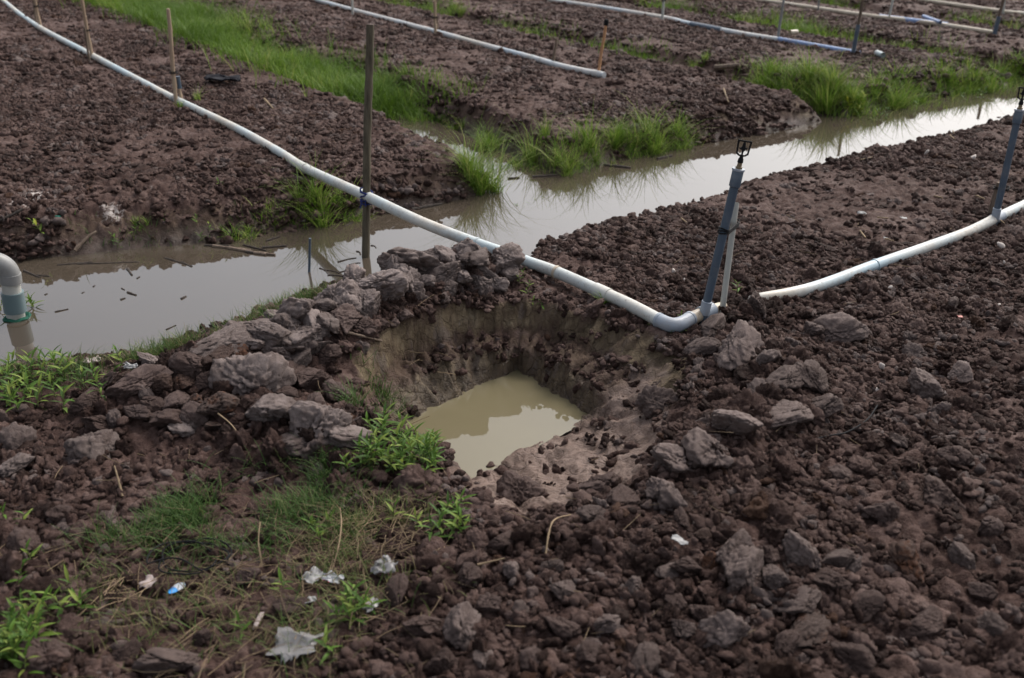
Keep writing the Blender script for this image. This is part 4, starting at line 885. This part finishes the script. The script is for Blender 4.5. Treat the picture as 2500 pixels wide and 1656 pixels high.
tuft('reddish-stemmed grass tuft low on the middle bed bank', 1375, 415, 90, 90, 200, lean=.5, tone=(.4, 1))
tuft('loose upright grass tuft on the middle bed bank', 1440, 370, 90, 105, 240)
g3 = 'grass tufts in the big clump on the middle bed bank'; l3 = 'lush grass tuft in the wide clump on the middle bed bank'
for (px, py, w, h, n) in ((1530, 370, 100, 105, 300), (1590, 365, 100, 110, 320), (1650, 345, 90, 85, 260)): tuft(l3, px, py, w, h, n, g3)
g4 = 'grass tufts along the far bank at the dry ditch mouth'; l4 = 'tall lush grass tuft at the mouth of the dry ditch'
for (px, py, w, h, n) in ((1880, 205, 90, 60, 240), (1950, 225, 110, 95, 420), (2020, 245, 110, 110, 460), (2090, 260, 100, 90, 340), (2160, 250, 110, 85, 360), (2230, 235, 90, 60, 240), (2000, 205, 110, 70, 300)): tuft(l4, px, py, w, h, n, g4, wid=.006)
g5 = 'grass tufts on the far bank of the distant bed'; l5 = 'grass tuft on the distant bed where the canal narrows'
for (px, py, w, h, n) in ((2330, 215, 100, 60, 300), (2400, 212, 100, 70, 340), (2455, 190, 90, 70, 260), (2490, 170, 80, 60, 220)): tuft(l5, px, py, w, h, n, g5, wid=.006)
for (px, py, w, h, n, lab) in ((1110, 38, 75, 36, 260, 'rounded grass tuft at the far end of the middle bed'), (1700, 165, 60, 36, 160, 'small grass tuft beside a fallen plank between beds'), (480, 245, 24, 40, 40, 'small grass sprout beside the long pipe'), (445, 262, 30, 26, 40, 'sparse grass blades growing under the long pipe'),
                                (1890, 55, 50, 22, 90, 'grass tuft behind the leaning grey stake'), (1472, 742, 32, 46, 90, 'dark green grass sprig under the pipe coupling near the elbow'), (345, 545, 40, 30, 60, 'small grass tuft on the bare first bed bank'), (585, 575, 90, 60, 160, 'drooping dull grass on the crumbling first bed bank'),
                                (1120, 318, 50, 44, 100, 'grass sprout at the ditch corner of the middle bed'), (1000, 262, 80, 80, 240, 'feathery grass tuft on the ditch side of the middle bed'), (960, 215, 70, 80, 240, 'tall feathery grass behind the wooden pole'), (1015, 300, 90, 40, 260, 'bright short grass standing in the shallow ditch water')):
    tuft(lab, px, py, w, h, n, wid=.004)
# fringe along the near bank and short turf on the littered patch
def strip_grass(name, line, n, spread, hgt, seed, mat, tone, wid=.0028, lean=.5):
    rs = np.random.default_rng(seed); L = np.array([hit(px, py)[:2] for px, py in line]); k = rs.uniform(0, len(L) - 1.001, n); i = k.astype(int); f = (k - i)[:, None]
    P = L[i] * (1 - f) + L[i + 1] * f + rs.normal(0, spread, (n, 2)); m = fbm(P[:, 0], P[:, 1], seed, 2, 6) > rs.uniform(-.6, .5, n); P = P[m]
    return kind(grass_obj(name, *blades(roots(P[:, 0], P[:, 1]), hgt * rs.uniform(.3, 1.15, len(P)), wid, lean, seed, tone), M[mat]), 'stuff')
strip_grass('bank_grass', [(0, 915), (190, 897), (325, 880), (421, 854), (500, 827), (574, 802), (640, 774), (720, 745), (800, 716)], 5200, .03, .085, 21, 'grass_dull', (.2, 1))
strip_grass('far_bank_grass', [(1180, 440), (1255, 425), (1330, 420), (1420, 405), (1510, 378), (1600, 368), (1690, 345)], 2600, .07, .13, 23, 'grass', (.05, .9), .004)
strip_grass('far_bank_grass', [(1830, 178), (1900, 205), (1980, 235), (2060, 255), (2160, 245), (2250, 228), (2330, 215), (2420, 208), (2500, 196)], 5200, .13, .17, 24, 'grass', (.05, .9), .006)
strip_grass('far_bank_grass', [(640, 540), (720, 535), (800, 525), (870, 515)], 500, .05, .10, 25, 'grass', (.05, .9), .004)
strip_grass('far_bank_grass', [(180, 600), (330, 585), (480, 570), (620, 545)], 380, .06, .07, 26, 'grass_dull', (.0, .9), .004)
strip_grass('bank_grass', [(1250, 612), (1300, 585), (1350, 562), (1412, 540)], 260, .02, .05, 22, 'grass', (.2, 1))
def turf(name, spots, n, hgt, seed, mat, tone, wid=.0024):
    rs = np.random.default_rng(seed); X = []; Y = []
    for px, py, r in spots:
        p = hit(px, py); X.append(p.x + rs.normal(0, r, n)); Y.append(p.y + rs.normal(0, r * .6, n))
    x = np.concatenate(X); y = np.concatenate(Y); m = fbm(x, y, seed, 3, 6) > rs.uniform(-.3, .45, len(x)); x, y = x[m], y[m]
    return kind(grass_obj(name, *blades(roots(x, y), hgt * rs.uniform(.3, 1.15, len(x)), wid, .6, seed, tone), M[mat]), 'stuff')
turf('short_grass', [(700, 1185, .10), (780, 1170, .08), (640, 1210, .09), (560, 1250, .09), (350, 1300, .10), (430, 1265, .08), (480, 1330, .12), (620, 1300, .14), (740, 1250, .1)], 820, .08, 31, 'grass_dull', (0, .75))
turf('short_grass', [(560, 1400, .2), (860, 1330, .13), (800, 1400, .15), (900, 1290, .1), (700, 1550, .15), (1000, 1240, .08), (600, 1620, .2), (350, 1450, .18)], 600, .065, 32, 'grass_dull', (.5, 1))
turf('short_grass', [(120, 930, .12), (60, 980, .12), (220, 930, .08), (890, 1000, .05), (930, 960, .05), (700, 780, .05)], 260, .08, 33, 'grass_dull', (.0, .8))
# dry straw
def straw(name, spots, n, ln, seed):
    rs = np.random.default_rng(seed); V = []; F = []; k = 0
    for px, py, r in spots:
        p = hit(px, py)
        for _ in range(n):
            x = p.x + rs.normal(0, r); y = p.y + rs.normal(0, r * .6); a = rs.uniform(0, 6.283); L = ln * rs.uniform(.3, 1.4); z = land(x, y) + rs.uniform(.004, .028); w = rs.uniform(.0005, .0013); be = rs.normal(0, .35); ti = rs.normal(0, .18)
            px_, py_, pz_ = x, y, z; pts = []
            for s_ in range(4): pts.append((px_, py_, pz_)); a += be / 3; px_ += math.cos(a) * L / 3; py_ += math.sin(a) * L / 3; pz_ += ti * L / 3
            for s_, q in enumerate(pts):
                nx_, ny_ = -math.sin(a), math.cos(a); V += [(q[0] - nx_ * w, q[1] - ny_ * w, q[2]), (q[0] + nx_ * w, q[1] + ny_ * w, q[2]), (q[0], q[1], q[2] + w * 1.6)]
            for s_ in range(3):
                b0 = k + 3 * s_
                for e in range(3): F.append((b0 + e, b0 + (e + 1) % 3, b0 + 3 + (e + 1) % 3, b0 + 3 + e))
            k += 12
    return kind(put(name, mesh_np(name, V, F, M['straw'])), 'stuff')
straw('dry_straw', [(650, 1330, .18), (820, 1300, .14), (560, 1420, .22), (760, 1400, .16), (880, 1340, .12), (700, 1560, .18), (400, 1420, .18), (620, 1620, .2), (950, 1270, .08)], 95, .09, 41)
straw('dry_straw', [(1300, 1250, .3), (1700, 1400, .4), (900, 1000, .15), (400, 1150, .3), (1000, 800, .1), (2000, 700, .5), (2100, 560, .5), (700, 300, .7), (1900, 1150, .4), (200, 1450, .2)], 15, .08, 42)

# ------------------------------------------------------------------ leafy weeds: each sprig a plant with its stem and leaves
def leaf_mesh(name, ln, wd, mat, fold=.25, droop=.35):
    V = []; F = []; n = 6
    for i in range(n + 1):
        f = i / n; w = wd * (math.sin(math.pi * min(f * .92 + .08, 1)) ** .8) * (1 - .35 * f) if i < n else .0004; z = -droop * ln * f * f; x = ln * f
        V += [(x, -w, z + fold * w), (x, 0, z), (x, w, z + fold * w)]
    for i in range(n): F += [(3 * i, 3 * i + 1, 3 * i + 4, 3 * i + 3), (3 * i + 1, 3 * i + 2, 3 * i + 5, 3 * i + 4)]
    return mesh_np(name, V, F, mat)
LEAF = [leaf_mesh('leaf', .052, .0062, M['leaf']), leaf_mesh('leaf', .042, .0055, M['leaf'], .35, .15), leaf_mesh('leaf', .033, .0058, M['leaf'], .3, .6)]
LEAF_Y = [leaf_mesh('leaf', .05, .009, M['leaf_yellow'])]
pr = random.Random(11)
def sprig(label, px, py, hgt, nl, group=None, lsc=1.0, lean=.35, leaves=None, name='weed_sprig', xy=None, cat='weed'):
    p = hit(px, py) if xy is None else Vector((*xy, land(*xy)))
    p.z = max(p.z, WZ - .02) if land(p.x, p.y) < WZ else p.z
    t = thing(name, label, cat, p, group); az = pr.uniform(0, 6.28); dx, dy = math.cos(az) * lean * pr.uniform(.3, 1.2), math.sin(az) * lean * pr.uniform(.3, 1.2)
    pts = [Vector((dx * hgt * f ** 1.5, dy * hgt * f ** 1.5, hgt * f * (1 - .12 * f) - .01)) for f in np.linspace(0, 1, 6)]
    MB().tube(pts, [.0019, .0018, .0017, .0015, .0012, .0008], 5).build('stem', M['stem'], t); ph = pr.uniform(0, 6.28)
    for k in range(nl):
        f = .22 + .78 * k / max(nl - 1, 1); q = pts[0].lerp(pts[-1], f) if False else pts[min(int(f * 5), 4)].lerp(pts[min(int(f * 5) + 1, 5)], f * 5 - int(f * 5)) if f < 1 else pts[5]
        ph += math.pi * .78 + pr.uniform(-.4, .4); up = .25 + .75 * f + pr.uniform(-.2, .2); sc = lsc * (1.1 - .35 * f) * pr.uniform(.8, 1.2)
        o = put('leaf', pr.choice(leaves or LEAF), t, q); o.rotation_euler = (pr.uniform(-.3, .3), -up, ph); o.scale = (sc,) * 3
    return t
def clump(label, group, spots, hgt, nl, lsc=1.0, **kw):
    for px, py in spots: sprig(label, px + pr.uniform(-6, 6), py + pr.uniform(-5, 5), hgt * pr.uniform(.7, 1.2), nl, group, lsc, **kw)
def cloud(cx, cy, rx, ry, n):
    out = []
    for _ in range(n):
        a = pr.uniform(0, 6.28); q = math.sqrt(pr.uniform(0, 1)); out.append((cx + rx * q * math.cos(a), cy + ry * q * math.sin(a)))
    return out
clump('leafy green sprig in the weed clump overhanging the pit water', 'sprigs of the clump at the pit edge', cloud(975, 1130, 85, 62, 30) + [(935, 1070), (928, 1050), (1050, 1120), (1060, 1150), (880, 1150), (850, 1160)], .11, 11, 1.15)
clump('leafy sprig in the small weed patch on the mud below the pit edge', 'sprigs of the small patch by the mud', cloud(1095, 1265, 50, 50, 9) + [(1140, 1290), (1030, 1290), (1060, 1310)], .06, 8, 1.0)
clump('leafy sprig in the weeds growing through torn white wrappers', 'sprigs among the wrappers', cloud(850, 1495, 60, 50, 9) + [(760, 1290), (800, 1300), (780, 1320), (600, 1560), (810, 1600), (960, 1280), (700, 1440)], .07, 7, .95)
clump('dark leafy sprig in the dense weed patch at the edge of the turf', 'sprigs of the dense patch on the turf edge', cloud(55, 1590, 85, 70, 20) + cloud(160, 1500, 40, 20, 3), .09, 9, 1.15)
clump('leafy sprig in the weed bed between canal and heap', 'sprigs of the weed bed by the canal', cloud(90, 925, 100, 55, 24) + cloud(60, 990, 70, 25, 8) + [(200, 950), (230, 930), (250, 975), (160, 1000), (300, 900)], .10, 9, 1.2)
clump('small leafy weed beside the turf on bare clods', 'small weeds on bare clods', [(20, 1270), (60, 1290), (40, 1430), (180, 1440), (80, 1370)], .06, 6, 1.0)
clump('little leafy creeper on the near bank lip beside the canal', 'creepers on the near bank lip', [(1255, 608), (1270, 600), (1285, 597), (1300, 590), (1318, 583), (1330, 575), (1345, 568), (1375, 556), (1388, 550), (1262, 600), (1240, 618)], .03, 6, .55)
clump('trailing weed climbing over the pipe beside the grey ridge', 'weeds trailing over the pipe', [(1262, 660), (1275, 672), (1288, 648), (1265, 690), (1240, 672)], .05, 6, .6)
clump('small sprig on the soil slope above the pit corner', 'sprigs above the pit corner', [(1300, 735), (1318, 740), (1292, 720), (1288, 700)], .035, 5, .7)
clump('small weed growing under the grey-blue elbow', 'weeds at the elbow', [(1588, 790), (1605, 800), (1632, 812), (1668, 812), (1665, 778)], .03, 5, .6)
sprig('single upright weed beside the white support stake', 1800, 716, .075, 7, lsc=.9)
clump('upright weed on the near bank seen against the bright canal', 'weeds on the bank against the canal', [(2118, 345), (2135, 340), (2150, 348), (2340, 292), (2365, 288), (2390, 285), (2230, 318)], .12, 8, 1.3)
clump('yellow-green weed drooping over the canal under the tall grass', 'yellow-green weeds over the canal', [(2075, 275), (2090, 278), (2098, 268), (2082, 262)], .13, 9, 1.6, leaves=LEAF_Y)
sprig('pale yellow-green weed on the first bed bank', 105, 575, .12, 8, lsc=1.2, leaves=LEAF + LEAF_Y)
clump('small bright weed low on the crumbling first bed bank', 'small weeds on the first bed bank', [(280, 590), (290, 600), (535, 565), (510, 560), (545, 580), (500, 590), (535, 455), (480, 545), (330, 575), (640, 520), (815, 500), (830, 515)], .05, 6, .9)

# ------------------------------------------------------------------ sticks and floating bits
def stick(name, label, pts, rad, mat, cat='stick', group=None, z=None):
    W = []
    for q in pts:
        if z is not None: W.append(Vector((*g(q[0], q[1], z), z)))
        else:
            p = hit(q[0], q[1]); W.append(p + Vector((0, 0, rad + (q[2] if len(q) > 2 else .012))))
    path = spline(W, 4) if len(W) > 2 else [W[0].lerp(W[1], i / 4) for i in range(5)]
    n = len(path); rr = [rad * (.75 + .4 * pr.random()) * (1 - .35 * i / n) for i in range(n)]
    o = put(name, MB().tube([p - W[0] for p in path], rr, 7).mesh(name, mat)); o.location = W[0]
    return tag(o, label, cat, group)
gf = 'dark sticks floating on the canal'; lf = 'dark wet stick floating on the muddy canal'
for (x0, y0, x1, y1, r) in ((60, 662, 98, 678, .012), (92, 672, 122, 675, .008), (140, 648, 225, 640, .008), (190, 645, 340, 640, .008), (312, 657, 322, 672, .014), (335, 680, 341, 676, .008), (312, 714, 332, 721, .010), (297, 704, 304, 708, .006), (295, 732, 306, 728, .008),
                             (443, 730, 454, 724, .012), (134, 762, 167, 755, .007), (406, 805, 430, 794, .006), (404, 630, 470, 650, .008), (445, 640, 468, 652, .008), (228, 700, 232, 697, .006), (110, 720, 116, 717, .006), (200, 716, 206, 713, .005)):
    stick('floating_stick', lf, [(x0, y0), (x1, y1)], r * .7, M['stick'], group=gf, z=WZ + .001)
gr_ = 'driftwood raft of sticks under the far bank'; lr_ = 'stick in the driftwood raft lodged against the far bank'
for (x0, y0, x1, y1, r) in ((520, 601, 612, 612, .012), (500, 599, 560, 601, .008), (560, 606, 650, 622, .012), (595, 598, 650, 612, .006), (620, 618, 672, 622, .011), (650, 588, 682, 578, .006), (640, 605, 700, 600, .008), (600, 615, 640, 620, .01)):
    stick('driftwood_stick', lr_, [(x0, y0), (x1, y1)], r, M['bark'] if r > .01 else M['stick'], group=gr_, z=WZ + .004)
gr2 = 'driftwood sticks around the wooden pole'; lr2 = 'dark stick floating near the foot of the wooden pole'
for (x0, y0, x1, y1, r) in ((825, 640, 870, 630, .008), (830, 665, 880, 655, .009), (800, 672, 860, 680, .01), (790, 660, 830, 668, .01), (850, 648, 880, 642, .007), (870, 614, 880, 622, .012), (905, 600, 918, 606, .008), (780, 655, 800, 668, .008), (843, 552, 862, 544, .007), (855, 672, 885, 676, .008)):
    stick('driftwood_stick', lr2, [(x0, y0), ((x0 + x1) / 2 + 3, (y0 + y1) / 2 - 2), (x1, y1)], r * .55, M['stick'], group=gr2, z=WZ + .001)
for (x0, y0, x1, y1, r, lab) in ((1474, 403, 1540, 410, .014, 'dark stick lodged along the waterline of the middle bed'), (1300, 432, 1360, 428, .010, 'thin wet stick at the foot of the reddish-stemmed grass'), (1605, 388, 1640, 380, .012, 'floating stick beside the wide grass clump'), (1005, 512, 1080, 498, .012, 'dark stick along the waterline of the first bed'), (1240, 436, 1268, 434, .009, 'pale stick beside the grass tuft in the water')):
    stick('floating_stick', lab, [(x0, y0), (x1, y1)], r, M['stick'], z=WZ + .004)
stick('dead_branch', 'dark dead branch poking out of the first bed bank', [(-10, 552), (30, 535), (58, 520)], .011, M['stick'])
stick('dead_branch', 'grey branch leaning from the first bed bank into the canal', [(185, 622), (215, 590), (238, 575)], .012, M['bark'])
stick('twig', 'brown twig resting on the soil slope above the pit', [(850, 822), (890, 832), (932, 842)], .006, M['bark'])
stick('twig', 'curved tan root arching out of the rubble below the mud flat', [(1330, 1372, .0), (1340, 1320, .03), (1355, 1290, .03), (1392, 1266, .01)], .0032, M['straw'])
stick('twig', 'short pale twig on the rubble beside the leafy patch', [(1165, 1390), (1232, 1374)], .0035, M['straw'])
stick('twig', 'long dry stem rising from the litter beside the wrappers', [(800, 1420, .0), (824, 1375, .03), (836, 1320, .05), (832, 1262, .03)], .0022, M['straw'])
stick('twig', 'thin dry stem arching over the brown heap', [(535, 1030, .03), (570, 1060, .03), (605, 1098, .0)], .003, M['straw'])
stick('twig', 'upright dry reed stub in the littered grass', [(640, 1385, .0), (634, 1350, .035), (640, 1318, .06)], .003, M['straw'])
stick('twig', 'pale forked twig on the clods above the turf', [(300, 1215, .0), (292, 1190, .03), (286, 1172, .05)], .004, M['straw'])
stick('twig', 'pale dry stem on the middle bed near its corner', [(1766, 222), (1772, 240), (1778, 256)], .008, M['straw'])
stick('twig', 'pale dry stem on the first bed beyond the long pipe', [(645, 246), (668, 272)], .008, M['straw'])
stick('plank', 'grey fallen plank between beds beside the small tuft', [(1745, 176), (1805, 170)], .03, M['bark'], cat='plank')
gs = 'pale dry stems on the near bed'; lsm = 'short pale dry stem lying on the near bed clods'
for (x0, y0, x1, y1) in ((2323, 318, 2328, 332), (2318, 335, 2330, 346), (2100, 396, 2128, 390), (2278, 485, 2300, 490), (2140, 538, 2168, 540), (2098, 570, 2112, 588), (2160, 590, 2180, 596), (2380, 484, 2402, 492), (2434, 540, 2450, 552), (1662, 540, 1676, 550)):
    stick('dry_stem', lsm, [(x0, y0), (x1, y1)], .005, M['straw'], group=gs)

# ------------------------------------------------------------------ litter
def litter_mat(name, c, extra=None, alpha_t=.0, rough=.45):
    m = NT(name); v = m.coord('Object'); col = m.mix(m.math('MULTIPLY', m.ramp(m.noise(v, 14, 5, .7), [(.45, (0, 0, 0)), (.7, (1, 1, 1))]), .45), c, tuple(x * .45 for x in c))
    if extra:
        ec, sc, lo = extra; col = m.mix(m.ramp(m.noise(v, sc, 1, .3), [(lo, (0, 0, 0)), (lo + .02, (1, 1, 1))]), col, ec)
    m.col(col); m.set(rough=rough, spec=.5)
    if alpha_t:
        tr = m.n('BsdfTranslucent'); tr.inputs[0].default_value = (*c, 1); mx = m.n('MixShader'); mx.inputs[0].default_value = alpha_t
        m.l(m.b.outputs[0], mx.inputs[1]); m.l(tr.outputs[0], mx.inputs[2]); m.l(mx.outputs[0], m.out.inputs['Surface'])
    return m.m
def crumple(name, label, px, py, wpx, hpx, mat, seed, amp=.35, cat='litter', lift=.012, n=22, thick=.0012, ragged=.18, freq=1.4, group=None):
    p = hit(px, py); w = pxsize(wpx, p.x, p.y, p.z); l = pxsize(hpx, p.x, p.y, p.z) * 1.35; rs = random.Random(seed); off = Vector((rs.uniform(-40, 40), rs.uniform(-40, 40), 0)); V = []
    FOLD = [(rs.uniform(0, 3.14), rs.uniform(1.0, 2.4), rs.random(), w_) for w_ in (.9, .7, .45, .3)]
    for i in range(n + 1):
        for j in range(n + 1):
            u = i / n - .5; v = j / n - .5; e = Vector((u * freq * 2, v * freq * 2, seed * .37)) + off
            rr = 1 + ragged * mnoise.fractal(Vector((u, v, 0)) * 3 + off, 1, 2, 3)
            x = u * w * rr + w * .16 * mnoise.fractal(e * 1.3, 1, 2, 2); y = v * l * rr + l * .16 * mnoise.fractal(e * 1.3 + Vector((9, 3, 1)), 1, 2, 2)
            rid = sum(abs(((u * math.cos(t_) + v * math.sin(t_)) * k_ * freq + o_ + .12 * mnoise.noise(e * 1.1)) % 1.0 - .5) * w_ for t_, k_, o_, w_ in FOLD) + .12 * mnoise.noise(e * 2.5)
            V.append((x, y, max(0, rid) * amp * w * .55))
    F = [(i * (n + 1) + j, (i + 1) * (n + 1) + j, (i + 1) * (n + 1) + j + 1, i * (n + 1) + j + 1) for i in range(n) for j in range(n) if (abs(i / n - .5) ** 3 + abs(j / n - .5) ** 3) ** (1 / 3) < .47 + .07 * mnoise.noise(Vector((i * .35, j * .35, seed)))]
    o = put(name, mesh_np(name, V, F, mat, True)); md = o.modifiers.new('sheet_thickness', 'SOLIDIFY'); md.thickness = thick
    o.location = p + Vector((0, 0, lift)); o.rotation_euler = (rs.uniform(-.1, .1), rs.uniform(-.1, .1), rs.uniform(-.6, .6)); return tag(o, label, cat, group)
WHITE = litter_mat('white_film', (.29, .285, .28), None, .25); BAG = litter_mat('cloudy_bag_film', (.25, .24, .235), None, .3, .3)
RED = litter_mat('printed_wrapper_film', (.34, .345, .36), ((.42, .03, .03), 9, .56)); BLUE = litter_mat('blue_wrapper_film', (.45, .48, .52), ((.01, .20, .50), 22, .48)); PAPER = litter_mat('damp_paper', (.28, .225, .205)); CLEAR = litter_mat('grey_clear_film', (.28, .27, .27), None, .35, .25)
crumple('plastic_bag', 'crumpled cloudy white plastic bag in the straw', 722, 1590, 118, 80, BAG, 3, .42, 'bag', .008, 34, .0010, .5, .9)
crumple('torn_wrapper', 'torn white and red printed wrapper beside leafy weeds', 812, 1425, 50, 28, RED, 5, .5)
crumple('torn_wrapper', 'torn whitish wrapper scrap next to the red printed wrapper', 762, 1420, 40, 38, WHITE, 6, .5)
crumple('torn_wrapper', 'white corner of wrapper sticking out below the red printed wrapper', 757, 1478, 34, 22, WHITE, 7, .5)
crumple('torn_wrapper', 'small blue and white wrapper on the dark turf', 432, 1445, 24, 38, BLUE, 8, .3, n=14, freq=.7)
crumple('paper_scrap', 'pinkish cream paper scrap near the coil of cord', 362, 1432, 36, 32, PAPER, 9, .3, n=14, freq=.7)
crumple('paper_scrap', 'narrow cream strip standing in the littered straw', 630, 1525, 14, 46, PAPER, 10, .3, n=10, freq=.6)
crumple('plastic_film', 'grey translucent plastic film caught at the turf edge by the clods', 938, 1400, 66, 42, CLEAR, 11, .6)
crumple('plastic_film', 'whitish film scrap beside leafy weeds below the grey film', 905, 1490, 36, 40, CLEAR, 12, .6)
crumple('plastic_film', 'bright white film shred lying on the rubble', 1657, 1330, 48, 20, WHITE, 13, .3, n=14, freq=.6)
crumple('paper_scrap', 'white scrap on top of the brown heap beside the canal', 318, 915, 44, 18, WHITE, 14, .4, n=14, lift=.03)
crumple('paper_scrap', 'creased cream scrap in the bank grass by the canal', 228, 892, 42, 26, PAPER, 15, .5, n=14)
crumple('plastic_film', 'small white plastic shred on the near bed behind the half-buried pipe', 2102, 528, 22, 12, WHITE, 16, .6, n=10)
crumple('plastic_film', 'pale green plastic shred on the near bed', 2204, 539, 16, 9, WHITE, 17, .4, n=8)
crumple('plastic_film', 'tiny pale shred on the near bed beside the half-buried pipe', 2159, 587, 11, 7, WHITE, 18, .4, n=8)
GREENP = litter_mat('green_plastic', (.02, .30, .20)); crumple('plastic_scrap', 'turquoise green plastic scrap on the first bed bank', 142, 534, 17, 6, GREENP, 19, .3, n=8)
crumple('black_cloth', 'crumpled black cloth lying on the first bed beyond the pipe', 537, 204, 98, 34, M['blackcloth'], 20, .26, 'cloth', .025, 22, .012, .15, .8)
REDLEAF = litter_mat('red_leaf', (.30, .07, .05)); crumple('fallen_leaf', 'small reddish fallen leaf on the spoil beyond the pit', 2341, 780, 13, 9, REDLEAF, 21, .2, 'leaf', n=6)
ORL = litter_mat('orange_leaf', (.42, .16, .03)); crumple('fallen_leaf', 'orange fallen leaf at the waterline beside the grass tuft', 1093, 488, 12, 4, ORL, 22, .2, 'leaf', n=6)
crumple('fallen_leaf', 'rusty orange leaf floating among the driftwood raft', 690, 604, 50, 9, ORL, 23, .1, 'leaf', n=8)
gw = 'bits of white shell on the soil'; lw = 'tiny bleached shell fragment lying on the near soil'
SHELL = litter_mat('bleached_shell', (.55, .48, .43), None, 0, .8); SH = [clod_mesh('shell_bit', 60 + i, 2, SHELL, 6, .2) for i in range(3)]
for (px, py, w) in ((2170, 714, 16), (2152, 901, 15), (2143, 958, 14), (2440, 606, 20), (2387, 625, 8), (1644, 667, 10), (2305, 965, 6), (2260, 378, 13), (2375, 390, 14), (1668, 690, 8), (1642, 668, 9), (2436, 750, 8), (1195, 727, 6), (1262, 1310, 10), (2450, 646, 8)):
    p = hit(px, py); s = pxsize(w, p.x, p.y, p.z) * .5; o = put('shell_fragment', pr.choice(SH), None, p + Vector((0, 0, s * .5 + .008)), (pr.uniform(0, 6), pr.uniform(0, 6), 0), (s * 1.2, s * .8, s * .6)); tag(o, lw, 'shell', gw)
# coil of black cord
p = hit(468, 1382); m = MB(); pts = []
for i in range(150):
    a = i / 150 * 2 * math.pi * 2.6; q = 1 + .16 * math.sin(a * .41 + 1) + .09 * math.sin(a * 1.7) + .03 * math.sin(a * 5.1); pts.append(Vector((.092 * q * math.cos(a) + .012 * math.sin(a * .61), .072 * q * math.sin(a), .016 + .008 * math.sin(a * 1.7) + .003 * (i / 40))))
for i in range(24): f = i / 23; pts.append(pts[149] + Vector((.16 * f, .03 * math.sin(f * 4), -.004 * f)))
m.tube(pts, .0024, 7); o = put('cord_coil', m.mesh('cord_coil', M['black'])); o.location = p + Vector((0, 0, .008)); tag(o, 'loose coil of black cord lying on the turf', 'cord')
pts = [hit(px, py) + Vector((0, 0, .018)) for px, py in ((1985, 1085), (2020, 1075), (2060, 1068), (2095, 1050), (2120, 1030), (2140, 1000))]
o = put('thin_cord', MB().tube([q - pts[0] for q in spline(pts, 5)], .0028, 6).mesh('thin_cord', M['black'])); o.location = pts[0]; tag(o, 'thin dark cord trailing across the spoil clods', 'cord')
